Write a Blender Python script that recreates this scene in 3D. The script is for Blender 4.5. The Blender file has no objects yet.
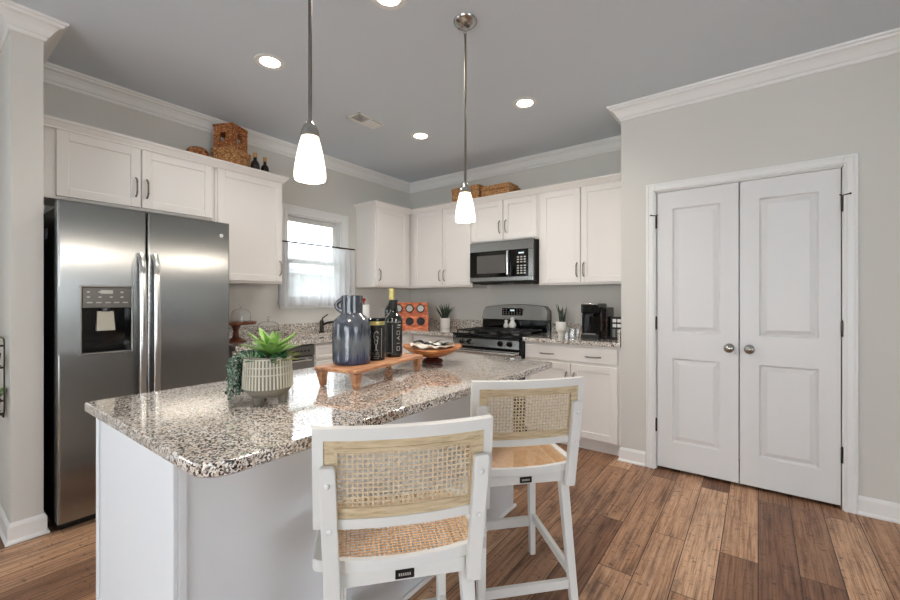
import bpy, bmesh, math, random
from mathutils import Vector, Matrix
random.seed(7)
PI = math.pi
SC = bpy.context.scene
COL = SC.collection

# ------------------------------------------------------------------ camera
HEAD = math.radians(36.8)
cam_d = bpy.data.cameras.new('camera'); cam = bpy.data.objects.new('camera', cam_d); COL.objects.link(cam)
cam.location = (0, 0, 1.255)
cam.rotation_euler = (PI/2, 0, HEAD)
cam_d.sensor_width = 36.0; cam_d.lens = 412/900*36.0
cam_d.shift_y = -1/900
cam_d.clip_start = 0.05
SC.camera = cam
# ------------------------------------------------------------------ view
SC.view_settings.view_transform = 'Standard'
SC.view_settings.look = 'None'
SC.view_settings.gamma = 1.0
SC.view_settings.use_curve_mapping = False
SC.view_settings.exposure = 0.15
SC.cycles.use_denoising = True
SC.cycles.max_bounces = 8
SC.cycles.sample_clamp_indirect = 6
SC.cycles.caustics_reflective = False
SC.cycles.caustics_refractive = False
# ------------------------------------------------------------------ sky
w = bpy.data.worlds.new('sky'); SC.world = w; w.use_nodes = True
bg = w.node_tree.nodes['Background']
bg.inputs[0].default_value = (0.86, 0.93, 1.0, 1); bg.inputs[1].default_value = 7.0
# ------------------------------------------------------------------ large area lights: daylight through the big windows of the room, plus an added fill on the right
def area(name, loc, rot, sx, sy, power, col):
    d = bpy.data.lights.new(name, 'AREA'); d.shape = 'RECTANGLE'; d.size = sx; d.size_y = sy; d.energy = power; d.color = col
    o = bpy.data.objects.new(name, d); COL.objects.link(o); o.location = loc; o.rotation_euler = rot
    return o
area('daylight_patio_door', (0.4, -3.93, 1.15), (-PI/2, 0, PI), 3.0, 2.0, 14, (0.93, 0.97, 1.0))
area('daylight_side_window', (-3.58, -1.6, 1.5), (0, -PI/2, 0), 1.3, 1.5, 28, (0.85, 0.94, 1.0))
area('added_fill_right', (4.13, -0.2, 1.5), (0, PI/2, 0), 1.3, 2.2, 5, (0.95, 0.98, 1.0))  # added fill lamp, set in the made-up window of the right wall

# ------------------------------------------------------------------ materials
def lin(c):
    return tuple(((x/12.92) if x <= 0.04045 else ((x+0.055)/1.055)**2.4) for x in c)
def rgb(r, g, b): return lin((r/255, g/255, b/255)) + (1,)
def mat(name, c, rough=0.5, metal=0.0, spec=0.5, coat=0, trans=0, ior=1.45, emit=None, estr=0):
    m = bpy.data.materials.new(name); m.use_nodes = True
    b = m.node_tree.nodes['Principled BSDF']
    b.inputs['Base Color'].default_value = rgb(*c)
    b.inputs['Roughness'].default_value = rough; b.inputs['Metallic'].default_value = metal
    b.inputs['Specular IOR Level'].default_value = spec
    b.inputs['Coat Weight'].default_value = coat; b.inputs['Coat Roughness'].default_value = 0.05
    b.inputs['Transmission Weight'].default_value = trans; b.inputs['IOR'].default_value = ior
    if emit: b.inputs['Emission Color'].default_value = rgb(*emit); b.inputs['Emission Strength'].default_value = estr
    return m
def nt(m): return m.node_tree, m.node_tree.nodes, m.node_tree.links, m.node_tree.nodes['Principled BSDF']
def ramp(n, stops, interp='LINEAR'):
    r = n.new('ShaderNodeValToRGB'); r.color_ramp.interpolation = interp
    e = r.color_ramp.elements
    while len(e) < len(stops): e.new(0.5)
    for k, (p, c) in enumerate(stops): e[k].position = p; e[k].color = rgb(*c) if max(c) > 1.01 or len(c) == 3 and c != (0,0,0) and c != (1,1,1) else tuple(c)+(1,)
    return r
def noise(n, l, vec, scale, detail=3, rough=0.5):
    t = n.new('ShaderNodeTexNoise'); t.inputs['Scale'].default_value = scale; t.inputs['Detail'].default_value = detail; t.inputs['Roughness'].default_value = rough
    if vec is not None: l.new(vec, t.inputs['Vector'])
    return t
def bump(n, l, b, h, strength=0.3, dist=0.002):
    k = n.new('ShaderNodeBump'); k.inputs['Strength'].default_value = strength; k.inputs['Distance'].default_value = dist
    l.new(h, k.inputs['Height']); l.new(k.outputs[0], b.inputs['Normal']); return k
def mapping(n, l, src, scale=(1,1,1), rot=(0,0,0)):
    m = n.new('ShaderNodeMapping'); m.inputs['Scale'].default_value = scale; m.inputs['Rotation'].default_value = rot
    l.new(src, m.inputs['Vector']); return m.outputs[0]
def pos(n): return n.new('ShaderNodeNewGeometry').outputs['Position']
def ocoord(n): return n.new('ShaderNodeTexCoord').outputs['Object']
def mixc(n, l, f, a, b, mode='MIX'):
    m = n.new('ShaderNodeMix'); m.data_type = 'RGBA'; m.blend_type = mode
    for s, v in ((m.inputs[0], f), (m.inputs[6], a), (m.inputs[7], b)):
        if hasattr(v, 'links'): l.new(v, s)
        else: s.default_value = v
    return m.outputs[2]

M = {}
def painted(name, c, rough, bs=0.05, scale=180):
    m = mat(name, c, rough, spec=0.35); t, n, l, b = nt(m)
    x = noise(n, l, pos(n), scale, 2); bump(n, l, b, x.outputs[0], bs, 0.001); return m
M['wall'] = painted('wall_paint', (211, 208, 201), 0.75, 0.12)
M['ceil'] = painted('ceiling_paint', (212, 219, 226), 0.85, 0.12)
M['trim'] = mat('white_trim_paint', (232, 231, 228), 0.35)
M['cab'] = painted('white_cabinet_paint', (233, 228, 222), 0.38, 0.02)
M['door'] = mat('white_door_paint', (222, 221, 219), 0.4)
M['islandw'] = painted('island_panel_paint', (226, 228, 230), 0.45, 0.02)
M['chairw'] = painted('chair_white_paint', (222, 221, 217), 0.4, 0.03)
M['chrome'] = mat('brushed_nickel', (176, 174, 170), 0.22, 1.0)
M['darkmetal'] = mat('dark_bronze_metal', (70, 64, 58), 0.35, 1.0)
M['gloss_black'] = mat('gloss_black', (12, 12, 13), 0.08)
M['black'] = mat('black_plastic', (20, 20, 21), 0.35)
M['matte_black'] = mat('matte_black_iron', (22, 22, 23), 0.6)
M['iron'] = mat('cast_iron_grate', (44, 44, 46), 0.32, 0.3)
M['pull'] = mat('satin_pull_metal', (132, 126, 118), 0.3, 1.0)
M['grey_plastic'] = mat('grey_plastic', (120, 120, 118), 0.4)
M['white_plastic'] = mat('white_plastic', (235, 234, 230), 0.4)
M['dark_side'] = mat('appliance_dark_side', (34, 33, 33), 0.45)
M['glass'] = mat('clear_glass', (255, 255, 255), 0.02, trans=1.0, ior=1.45)
M['pane'] = bpy.data.materials.new('window_glass'); M['pane'].use_nodes = True
def _pane():
    m = M['pane']; n = m.node_tree.nodes; l = m.node_tree.links; n.remove(n['Principled BSDF'])
    a = n.new('ShaderNodeBsdfTransparent'); g = n.new('ShaderNodeBsdfGlossy'); g.inputs['Roughness'].default_value = 0.02
    f = n.new('ShaderNodeFresnel'); f.inputs[0].default_value = 1.45
    x = n.new('ShaderNodeMixShader'); l.new(f.outputs[0], x.inputs[0]); l.new(a.outputs[0], x.inputs[1]); l.new(g.outputs[0], x.inputs[2])
    l.new(x.outputs[0], n['Material Output'].inputs[0])
_pane()
def _curtain():
    m = bpy.data.materials.new('sheer_curtain'); m.use_nodes = True; n = m.node_tree.nodes; l = m.node_tree.links; n.remove(n['Principled BSDF'])
    a = n.new('ShaderNodeBsdfTransparent'); d = n.new('ShaderNodeBsdfDiffuse'); d.inputs[0].default_value = rgb(238, 239, 240)
    t = n.new('ShaderNodeBsdfTranslucent'); t.inputs[0].default_value = rgb(222, 223, 226)
    x = n.new('ShaderNodeMixShader'); x.inputs[0].default_value = 0.5; l.new(d.outputs[0], x.inputs[1]); l.new(t.outputs[0], x.inputs[2])
    y = n.new('ShaderNodeMixShader'); y.inputs[0].default_value = 0.86; l.new(a.outputs[0], y.inputs[1]); l.new(x.outputs[0], y.inputs[2])
    l.new(y.outputs[0], n['Material Output'].inputs[0]); M['curtain'] = m
_curtain()
def _steel(name, c, rough, an, rot=0.0):
    m = mat(name, c, rough, 1.0); t, n, l, b = nt(m)
    b.inputs['Anisotropic'].default_value = an; b.inputs['Anisotropic Rotation'].default_value = rot
    tg = n.new('ShaderNodeTangent'); tg.direction_type = 'RADIAL'; tg.axis = 'Z'; l.new(tg.outputs[0], b.inputs['Tangent'])
    v = mapping(n, l, ocoord(n), (3, 3, 400)); x = noise(n, l, v, 3, 2)
    bump(n, l, b, x.outputs[0], 0.04, 0.0005); return m
M['steel'] = _steel('brushed_stainless', (152, 152, 150), 0.25, 0.85, 0.0)
M['steel2'] = _steel('stainless_handle', (205, 204, 200), 0.22, 0.3)
def _granite():
    m = mat('speckled_granite', (180, 170, 160), 0.05, spec=0.5, coat=1.0, ior=1.7); t, n, l, b = nt(m)
    p = pos(n)
    n0 = noise(n, l, p, 70, 4, 0.65)
    pm = n.new('ShaderNodeVectorMath'); pm.operation = 'MULTIPLY_ADD'; l.new(n0.outputs['Color'], pm.inputs[0]); pm.inputs[1].default_value = (0.006,)*3; l.new(p, pm.inputs[2])
    v1 = n.new('ShaderNodeTexVoronoi'); v1.inputs['Scale'].default_value = 215; l.new(pm.outputs[0], v1.inputs['Vector'])
    sep = n.new('ShaderNodeSeparateColor'); l.new(v1.outputs['Color'], sep.inputs[0])
    r1 = ramp(n, [(0.0, (16, 15, 17)), (0.20, (30, 28, 30)), (0.23, (92, 86, 86)), (0.40, (134, 122, 114)), (0.43, (202, 182, 162)), (0.60, (222, 210, 194)), (0.75, (236, 230, 222)), (1.0, (248, 246, 243))])
    l.new(sep.outputs[0], r1.inputs[0])
    n1 = noise(n, l, p, 28, 4, 0.6)
    r2 = ramp(n, [(0.50, (0, 0, 0)), (0.60, (1, 1, 1))]); l.new(n1.outputs[0], r2.inputs[0])
    c1 = mixc(n, l, r2.outputs[0], r1.outputs[0], rgb(188, 170, 152)); 
    mm = n.new('ShaderNodeMath'); mm.operation = 'MULTIPLY'; mm.inputs[1].default_value = 0.35; l.new(r2.outputs[0], mm.inputs[0])
    c1 = mixc(n, l, mm.outputs[0], r1.outputs[0], rgb(208, 192, 172))
    n2 = noise(n, l, p, 140, 4, 0.7)
    r3 = ramp(n, [(0.63, (0, 0, 0)), (0.68, (1, 1, 1))]); l.new(n2.outputs[0], r3.inputs[0])
    c2 = mixc(n, l, r3.outputs[0], c1, rgb(44, 42, 44))
    l.new(c2, b.inputs['Base Color']); return m
M['granite'] = _granite()
def _floor():
    m = mat('rustic_wood_planks', (130, 95, 65), 0.42, spec=0.4); t, n, l, b = nt(m)
    s = n.new('ShaderNodeSeparateXYZ'); l.new(pos(n), s.inputs[0])
    c = n.new('ShaderNodeCombineXYZ'); l.new(s.outputs[1], c.inputs[0]); l.new(s.outputs[0], c.inputs[1])
    def brick(c1, c2, mort):
        k = n.new('ShaderNodeTexBrick'); k.offset = 0.37; k.offset_frequency = 2
        k.inputs['Scale'].default_value = 1; k.inputs['Brick Width'].default_value = 1.22; k.inputs['Row Height'].default_value = 0.152
        k.inputs['Mortar Size'].default_value = 0.0022; k.inputs['Mortar Smooth'].default_value = 0.3; k.inputs['Bias'].default_value = 0
        k.inputs['Color1'].default_value = c1; k.inputs['Color2'].default_value = c2; k.inputs['Mortar'].default_value = mort
        l.new(c.outputs[0], k.inputs['Vector']); return k
    k = brick((0,0,0,1), (1,1,1,1), (0.5,0.5,0.5,1))
    # per plank offset for the grain
    off = n.new('ShaderNodeVectorMath'); off.operation = 'MULTIPLY_ADD'; l.new(k.outputs['Color'], off.inputs[0]); off.inputs[1].default_value = (31.0, 17.0, 5.0); l.new(c.outputs[0], off.inputs[2])
    g1 = noise(n, l, mapping(n, l, off.outputs[0], (1.5, 60, 1)), 1.7, 10, 0.76)
    g2 = noise(n, l, mapping(n, l, off.outputs[0], (1.6, 9, 1)), 1.5, 6, 0.65)
    base = ramp(n, [(0.0, (142, 112, 94)), (0.3, (178, 148, 126)), (0.6, (210, 178, 152)), (1.0, (232, 206, 182))]); l.new(k.outputs['Color'], base.inputs[0])
    gr = ramp(n, [(0.32, (92, 70, 58)), (0.42, (176, 150, 130)), (0.50, (234, 218, 202)), (0.60, (255, 252, 248))]); l.new(g1.outputs[0], gr.inputs[0])
    c1 = mixc(n, l, 0.85, base.outputs[0], gr.outputs[0], 'MULTIPLY')
    bl = ramp(n, [(0.30, (128, 112, 104)), (0.47, (235, 226, 216)), (0.62, (255, 246, 232))]); l.new(g2.outputs[0], bl.inputs[0])
    c2 = mixc(n, l, 0.8, c1, bl.outputs[0], 'MULTIPLY')
    # fine dark cracks across and knots
    g3 = noise(n, l, mapping(n, l, off.outputs[0], (26, 13, 1)), 2.0, 7, 0.75)
    ck = ramp(n, [(0.375, (1,1,1)), (0.42, (0,0,0))]); l.new(g3.outputs[0], ck.inputs[0])
    cm = n.new('ShaderNodeMath'); cm.operation = 'MULTIPLY'; cm.inputs[1].default_value = 0.75; l.new(ck.outputs[0], cm.inputs[0])
    c3 = mixc(n, l, cm.outputs[0], c2, rgb(58, 42, 34))
    c4 = mixc(n, l, k.outputs['Fac'], mixc(n, l, 1.0, c3, rgb(255, 250, 248), 'MULTIPLY'), rgb(48, 34, 26))
    l.new(c4, b.inputs['Base Color'])
    hr = n.new('ShaderNodeMath'); hr.operation = 'MULTIPLY_ADD'; l.new(k.outputs['Fac'], hr.inputs[0]); hr.inputs[1].default_value = -1.5; l.new(g1.outputs[0], hr.inputs[2])
    bump(n, l, b, hr.outputs[0], 0.35, 0.002)
    return m
M['floor'] = _floor()
def _wood(name, dark, mid, light, scale=(30, 2, 30), rough=0.45, dist=1.0):
    m = mat(name, mid, rough); t, n, l, b = nt(m)
    v = mapping(n, l, ocoord(n), scale); x = noise(n, l, v, 2.0, 5, 0.6)
    r = ramp(n, [(0.3, dark), (0.5, mid), (0.7, light)]); l.new(x.outputs[0], r.inputs[0]); l.new(r.outputs[0], b.inputs['Base Color'])
    bump(n, l, b, x.outputs[0], 0.1, 0.001); return m
M['acacia'] = _wood('acacia_wood', (134, 88, 62), (184, 132, 96), (210, 166, 128), (18, 4, 18))
M['bowlwood'] = _wood('bowl_wood', (104, 52, 22), (176, 108, 56), (214, 156, 96), (9, 9, 26), 0.35)
M['darkwood'] = _wood('dark_red_wood', (50, 18, 14), (80, 32, 24), (104, 46, 32), (20, 20, 20), 0.3)
M['stand'] = _wood('walnut_stand_wood', (58, 28, 18), (94, 48, 30), (128, 70, 44), (20, 5, 20), 0.35)
M['orange'] = _wood('orange_stained_wood', (128, 48, 22), (206, 100, 52), (236, 148, 92), (8, 8, 22), 0.4)
M['tan'] = _wood('natural_rattan_wood', (170, 148, 116), (200, 180, 146), (216, 200, 170), (6, 60, 60), 0.5)
M['cane'] = _wood('woven_cane', (178, 158, 130), (208, 190, 160), (226, 212, 186), (60, 60, 60), 0.55)
M['canes'] = _wood('woven_cane_seat', (186, 142, 98), (224, 182, 136), (240, 206, 164), (60, 60, 60), 0.55)
def _wicker(name, a, b_, c):
    m = mat(name, b_, 0.6); t, n, l, b = nt(m)
    o = ocoord(n)
    v = n.new('ShaderNodeTexVoronoi'); v.inputs['Scale'].default_value = 62; l.new(mapping(n, l, o, (1, 1, 1.5)), v.inputs['Vector'])
    s = n.new('ShaderNodeSeparateColor'); l.new(v.outputs['Color'], s.inputs[0])
    r = ramp(n, [(0.0, a), (0.3, b_), (1.0, c)]); l.new(s.outputs[0], r.inputs[0])
    d = ramp(n, [(0.0, (1,1,1)), (0.75, (0.25,0.2,0.18))]); 
    d.color_ramp.elements[1].color = (0.45, 0.32, 0.22, 1); l.new(v.outputs['Distance'], d.inputs[0])
    sc = n.new('ShaderNodeMath'); sc.operation = 'MULTIPLY'; sc.inputs[1].default_value = 1.3; l.new(v.outputs['Distance'], sc.inputs[0]); l.new(sc.outputs[0], d.inputs[0])
    l.new(mixc(n, l, 1.0, r.outputs[0], d.outputs[0], 'MULTIPLY'), b.inputs['Base Color'])
    bump(n, l, b, v.outputs['Distance'], -0.9, 0.006); return m
M['wicker'] = _wicker('seagrass_weave', (196, 132, 78), (244, 188, 126), (255, 222, 168))
M['wickerd'] = _wicker('dark_seagrass_weave', (128, 76, 46), (200, 132, 84), (244, 186, 128))
def _glaze():
    m = mat('grey_blue_glaze', (96, 102, 112), 0.16, spec=0.6, coat=0.4); t, n, l, b = nt(m)
    o = ocoord(n); s = n.new('ShaderNodeSeparateXYZ'); l.new(o, s.inputs[0])
    x = noise(n, l, mapping(n, l, o, (70, 70, 7)), 1.2, 5, 0.7)
    mm = n.new('ShaderNodeMath'); mm.operation = 'MULTIPLY_ADD'; l.new(x.outputs[0], mm.inputs[0]); mm.inputs[1].default_value = 0.20; l.new(s.outputs[2], mm.inputs[2])
    r = ramp(n, [(0.07, (34, 42, 74)), (0.13, (56, 66, 92)), (0.16, (88, 94, 102)), (0.21, (98, 103, 110)), (0.25, (46, 51, 64)), (0.29, (78, 83, 91)), (0.36, (54, 58, 66))])
    l.new(mm.outputs[0], r.inputs[0]); l.new(r.outputs[0], b.inputs['Base Color']); return m
M['glaze'] = _glaze()
M['ceramic'] = mat('white_ceramic', (226, 222, 214), 0.4)
M['pot'] = painted('grey_beige_pottery', (128, 122, 110), 0.6, 0.2, 90)
M['potline'] = painted('cream_pottery_ribs', (198, 192, 174), 0.55, 0.1)
M['soil'] = painted('dark_soil', (46, 38, 30), 0.95, 0.8, 120)
def leafm(name, a, c, rough=0.4, fine=False):
    m = mat(name, a, rough); t, n, l, b = nt(m)
    x = noise(n, l, ocoord(n), 25 if not fine else 160, 3); r = ramp(n, [(0.35, a), (0.65, c)] if not fine else [(0.46, a), (0.56, c)]); l.new(x.outputs[0], r.inputs[0]); l.new(r.outputs[0], b.inputs['Base Color']); return m
M['leaf'] = leafm('bright_green_leaf', (96, 140, 62), (150, 186, 100))
M['leafdark'] = leafm('deep_green_leaf', (26, 72, 36), (44, 100, 50))
M['leafolive'] = leafm('olive_leaf', (96, 112, 48), (136, 146, 74))
M['leafpale'] = leafm('pale_grey_green_leaf', (128, 158, 128), (160, 184, 150))
M['trail'] = leafm('trailing_bead_leaf', (24, 48, 38), (130, 156, 136), 0.5, True)
M['snake'] = leafm('snake_plant_leaf', (26, 36, 30), (70, 84, 68), 0.45)
M['bottle'] = mat('dark_green_bottle_glass', (14, 20, 12), 0.05, spec=0.7, coat=0.5)
M['label'] = mat('black_label', (16, 15, 15), 0.45)
M['gold'] = mat('gold_foil', (188, 174, 110), 0.3, 0.5)
M['silverprint'] = mat('silver_print', (190, 190, 182), 0.4, 0.2)
M['cork'] = painted('cork', (186, 146, 98), 0.8, 0.4)
M['brownglass'] = mat('dark_brown_glass', (22, 13, 10), 0.06, spec=0.7)
M['jarlid'] = mat('grey_jar_lid', (158, 158, 150), 0.35, 0.4)
M['cloth'] = painted('folded_printed_cloth', (206, 202, 190), 0.9, 0.3)
M['red'] = mat('red_plastic', (150, 28, 26), 0.35)
M['display'] = mat('display_glass', (10, 10, 12), 0.1)
M['lit'] = mat('lit_display', (200, 215, 220), 0.4, emit=(190, 215, 225), estr=0.8)
M['lens'] = mat('downlight_lens', (255, 252, 245), 0.5, emit=(255, 248, 236), estr=14)
def _shade():
    m = mat('frosted_lamp_glass', (255, 248, 238), 0.3, emit=(255, 240, 216), estr=2.6); M['shade'] = m
_shade()
M['siding'] = mat('neighbour_siding', (214, 216, 220), 0.7)
M['outground'] = mat('outside_lawn', (120, 140, 100), 0.9)
M['foilgrey'] = mat('satin_grey_panel', (104, 102, 98), 0.35, 0.5)
M['paddle'] = mat('warm_grey_paddle', (170, 166, 152), 0.35, 0.3)
M['paper'] = painted('paper_towel', (240, 239, 235), 0.9, 0.3)
M['cwhite'] = mat('glossy_white_figurine', (222, 221, 216), 0.15)

# ------------------------------------------------------------------ helpers
def BM(): return bmesh.new()
def box(bm, x0, x1, y0, y1, z0, z1, bev=0.0, seg=1):
    if x1 < x0: x0, x1 = x1, x0
    if y1 < y0: y0, y1 = y1, y0
    if z1 < z0: z0, z1 = z1, z0
    r = bmesh.ops.create_cube(bm, size=1.0)
    for v in r['verts']:
        v.co = Vector((x0+(v.co.x+.5)*(x1-x0), y0+(v.co.y+.5)*(y1-y0), z0+(v.co.z+.5)*(z1-z0)))
    if bev > 0:
        es = set(e for v in r['verts'] for e in v.link_edges)
        bmesh.ops.bevel(bm, geom=list(es), offset=min(bev, 0.49*min(x1-x0, y1-y0, z1-z0)), segments=seg, affect='EDGES', profile=0.6)
    return bm
def hexa(bm, lo, hi):
    """solid between two quads (4 points each)"""
    a = [bm.verts.new(p) for p in lo]; c = [bm.verts.new(p) for p in hi]
    bm.faces.new(a[::-1]); bm.faces.new(c)
    for i in range(4):
        j = (i+1) % 4; bm.faces.new((a[i], a[j], c[j], c[i]))
def beam(bm, p0, p1, w, d, up=(0,0,1), w1=None, d1=None):
    p0 = Vector(p0); p1 = Vector(p1); t = (p1-p0).normalized(); u = Vector(up)
    s = t.cross(u)
    if s.length < 1e-4: s = t.cross(Vector((0,1,0)))
    s.normalize(); n = s.cross(t).normalized(); w1 = w if w1 is None else w1; d1 = d if d1 is None else d1
    q = lambda p, w, d: [p - s*w/2 - n*d/2, p + s*w/2 - n*d/2, p + s*w/2 + n*d/2, p - s*w/2 + n*d/2]
    hexa(bm, q(p0, w, d), q(p1, w1, d1))
def lathe(bm, prof, c=(0,0,0), seg=32, cap=True, axis='Z', ribs=0, ribamp=0):
    """prof: list of (r, h)."""
    rings = []
    for r, h in prof:
        ring = []
        for k in range(seg):
            a = 2*PI*k/seg; rr = r*(1 + (ribamp if ribs and (k % 2) else 0))
            if axis == 'Z': p = (c[0]+rr*math.cos(a), c[1]+rr*math.sin(a), c[2]+h)
            elif axis == 'Y': p = (c[0]+rr*math.cos(a), c[1]-h, c[2]+rr*math.sin(a))
            else: p = (c[0]+h, c[1]+rr*math.cos(a), c[2]+rr*math.sin(a))
            ring.append(bm.verts.new(p))
        rings.append(ring)
    for A, B in zip(rings, rings[1:]):
        for k in range(seg):
            j = (k+1) % seg; bm.faces.new((A[k], A[j], B[j], B[k]))
    if cap:
        if prof[0][0] > 1e-6: bm.faces.new(rings[0][::-1])
        if prof[-1][0] > 1e-6: bm.faces.new(rings[-1])
    return bm
def tube(bm, pts, r, seg=10, r1=None):
    pts = [Vector(p) for p in pts]; rings = []; n = len(pts)
    ref = None
    for i, p in enumerate(pts):
        t = (pts[min(i+1, n-1)] - pts[max(i-1, 0)]).normalized()
        if ref is None:
            ref = Vector((0,0,1)) if abs(t.z) < 0.9 else Vector((1,0,0))
        s = (ref - t*ref.dot(t)).normalized(); ref = s; q = t.cross(s)
        rr = r if r1 is None else r + (r1-r)*i/(n-1)
        rings.append([bm.verts.new(p + s*rr*math.cos(2*PI*k/seg) + q*rr*math.sin(2*PI*k/seg)) for k in range(seg)])
    for A, B in zip(rings, rings[1:]):
        for k in range(seg):
            j = (k+1) % seg; bm.faces.new((A[k], A[j], B[j], B[k]))
    bm.faces.new(rings[0][::-1]); bm.faces.new(rings[-1])
    return bm
def ball(bm, c, r, sub=2, sc=(1,1,1)):
    g = bmesh.ops.create_icosphere(bm, subdivisions=sub, radius=r)
    for v in g['verts']: v.co = Vector((v.co.x*sc[0]+c[0], v.co.y*sc[1]+c[1], v.co.z*sc[2]+c[2]))
def sweep(bm, path, prof, closed=False):
    """path: list of xy; interior to the RIGHT of the walking direction. prof: list of (out, z)."""
    n = len(path); P = [Vector((a, b)) for a, b in path]; rings = []
    for i in range(n):
        dirs = []
        if closed or i > 0: dirs.append((P[i]-P[i-1]).normalized())
        if closed or i < n-1: dirs.append((P[(i+1) % n]-P[i]).normalized())
        ns = [Vector((d.y, -d.x)) for d in dirs]
        m = sum(ns, Vector((0, 0)))
        if len(ns) == 2: m = m / (1 + ns[0].dot(ns[1]))
        rings.append([bm.verts.new((P[i].x+m.x*o, P[i].y+m.y*o, z)) for o, z in prof])
    k = len(prof); N = n if closed else n-1
    for i in range(N):
        A, B = rings[i], rings[(i+1) % n]
        for j in range(k):
            jj = (j+1) % k; bm.faces.new((A[j], A[jj], B[jj], B[j]))
    if not closed: bm.faces.new(rings[0][::-1]); bm.faces.new(rings[-1])
    return bm
ROOT = {}
def acc(o):
    v = Vector((0,0,0))
    while o is not None: v += o.location; o = o.parent
    return v
def obj(name, bm, m, parent=None, smooth=False, ang=35):
    """parts: vertices given in world coordinates (minus the location of the parents)"""
    bmesh.ops.recalc_face_normals(bm, faces=bm.faces[:])
    me = bpy.data.meshes.new(name); 
    if parent is not None: off = acc(parent)
    else:
        xs = [v.co.x for v in bm.verts]; ys = [v.co.y for v in bm.verts]; zs = [v.co.z for v in bm.verts]
        off = Vector(((min(xs)+max(xs))/2, (min(ys)+max(ys))/2, min(zs)))
    bmesh.ops.translate(bm, verts=bm.verts[:], vec=-off)
    if smooth:
        for f in bm.faces: f.smooth = True
        for e in bm.edges:
            if len(e.link_faces) == 2 and e.calc_face_angle(0) > math.radians(ang): e.smooth = False
    bm.to_mesh(me); bm.free(); me.materials.append(m)
    o = bpy.data.objects.new(name, me); COL.objects.link(o)
    if smooth:
        wn = o.modifiers.new('weighted_normals', 'WEIGHTED_NORMAL'); wn.keep_sharp = True; wn.weight = 100
    if parent is not None: o.parent = parent
    else: o.location = off
    return o
def struct(name, bm, m, parent=None, smooth=False):
    o = obj(name, bm, m, parent, smooth)
    if parent is None: o['kind'] = 'structure'
    return o
def tag(o, label, cat, group=None):
    o['label'] = label; o['category'] = cat
    if group: o['group'] = group
    return o
def thing(name, label, cat, loc, group=None):
    o = bpy.data.objects.new(name, None); COL.objects.link(o); o.location = loc; o.empty_display_size = 0.05
    return tag(o, label, cat, group)
def dup(root, loc=None, rotz=None, label=None):
    r = root.copy(); COL.objects.link(r)
    if loc: r.location = loc
    if rotz is not None: r.rotation_euler = (0, 0, rotz)
    if label: r['label'] = label
    for ch in list(root.children):
        c = ch.copy(); COL.objects.link(c); c.parent = r
        for g in list(ch.children):
            d = g.copy(); COL.objects.link(d); d.parent = c
    return r
class Fr:
    """a wall frame: u along the wall, n outwards from it, z up"""
    def __init__(s, o, u, n): s.o = Vector(o); s.u = Vector(u); s.n = Vector(n)
    def p(s, u, n, z): v = s.o + s.u*u + s.n*n; return (v.x, v.y, z)
    def box(s, bm, u0, u1, n0, n1, z0, z1, bev=0):
        a = s.p(u0, n0, z0); b = s.p(u1, n1, z1); box(bm, a[0], b[0], a[1], b[1], z0, z1, bev)
FL = Fr((-3.65, 0, 0), (0, 1, 0), (1, 0, 0))      # left wall: u = world y
FB = Fr((0, 4.0, 0), (1, 0, 0), (0, -1, 0))       # back wall: u = world x
FC = Fr((0, 3.36, 0), (1, 0, 0), (0, -1, 0))      # closet wall

# ------------------------------------------------------------------ the room
H = 2.74; T = 0.12
bm = BM(); box(bm, -3.9, 4.4, -4.2, 4.2, -0.08, 0); struct('floor', bm, M['floor'])
bm = BM(); box(bm, -3.9, 4.4, -4.2, 4.2, H, H+0.08); struct('ceiling', bm, M['ceil'])
def wall_open(name, fr, u0, u1, holes, th=T, m=None):
    bm = BM(); us = sorted(set([u0, u1] + [h[0] for h in holes] + [h[1] for h in holes]))
    for a, b in zip(us, us[1:]):
        hs = [h for h in holes if h[0] <= a+1e-6 and h[1] >= b-1e-6]
        if not hs: fr.box(bm, a, b, -th, 0, 0, H)
        else:
            h = hs[0]
            if h[2] > 0.001: fr.box(bm, a, b, -th, 0, 0, h[2])
            fr.box(bm, a, b, -th, 0, h[3], H)
    return struct(name, bm, m or M['wall'])
WY0, WY1, WZ0, WZ1 = 2.245, 2.895, 1.225, 2.085
wall_open('wall_left', FL, -4.0, 4.0+T, [(WY0, WY1, WZ0, WZ1), (-2.4, -0.8, 0.75, 2.25)])
wall_open('wall_back', FB, -3.65, -0.73, [])
bm = BM(); box(bm, -0.853, -0.733, 3.48, 4.0, 0, H); struct('wall_closet_side', bm, M['wall'])
wall_open('wall_closet', FC, -0.853, 4.2, [(-0.615, 0.41, 0, 2.05)])
wall_open('wall_right', Fr((4.2, 0, 0), (0, 1, 0), (-1, 0, 0)), -4.0, 3.48, [(-1.4, 1.0, 0.8, 2.25)])
wall_open('wall_front', Fr((0, -4.0, 0), (1, 0, 0), (0, 1, 0)), -3.77, 4.32, [(-1.2, 2.0, 0, 2.2)])
bm = BM(); box(bm, -3.649, -3.065, 0.342, 0.463, 0, H-0.001); struct('wall_stub', bm, M['wall'])
bm = BM(); box(bm, -0.72, 0.5, 3.95, 3.99, 0, H-0.001); box(bm, 0.5, 0.54, 3.481, 3.99, 0, H-0.001); struct('wall_closet_inside', bm, M['wall'])
PATH = [(-3.65, -4.0), (-3.65, 0.342), (-3.065, 0.342), (-3.065, 0.463), (-3.65, 0.463), (-3.65, 4.0), (-0.853, 4.0), (-0.853, 3.36), (4.2, 3.36), (4.2, -4.0)]
CR = [(0.0, H-0.1), (0.006, H-0.1), (0.010, H-0.094), (0.012, H-0.082), (0.020, H-0.078), (0.026, H-0.068), (0.036, H-0.050), (0.050, H-0.034), (0.066, H-0.026), (0.070, H-0.016), (0.080, H-0.012), (0.084, H-0.001), (0.0, H-0.001)]
CR = [(o*1.05, H-(H-z)*1.05 if z < H-0.002 else z) for o, z in CR]
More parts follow.
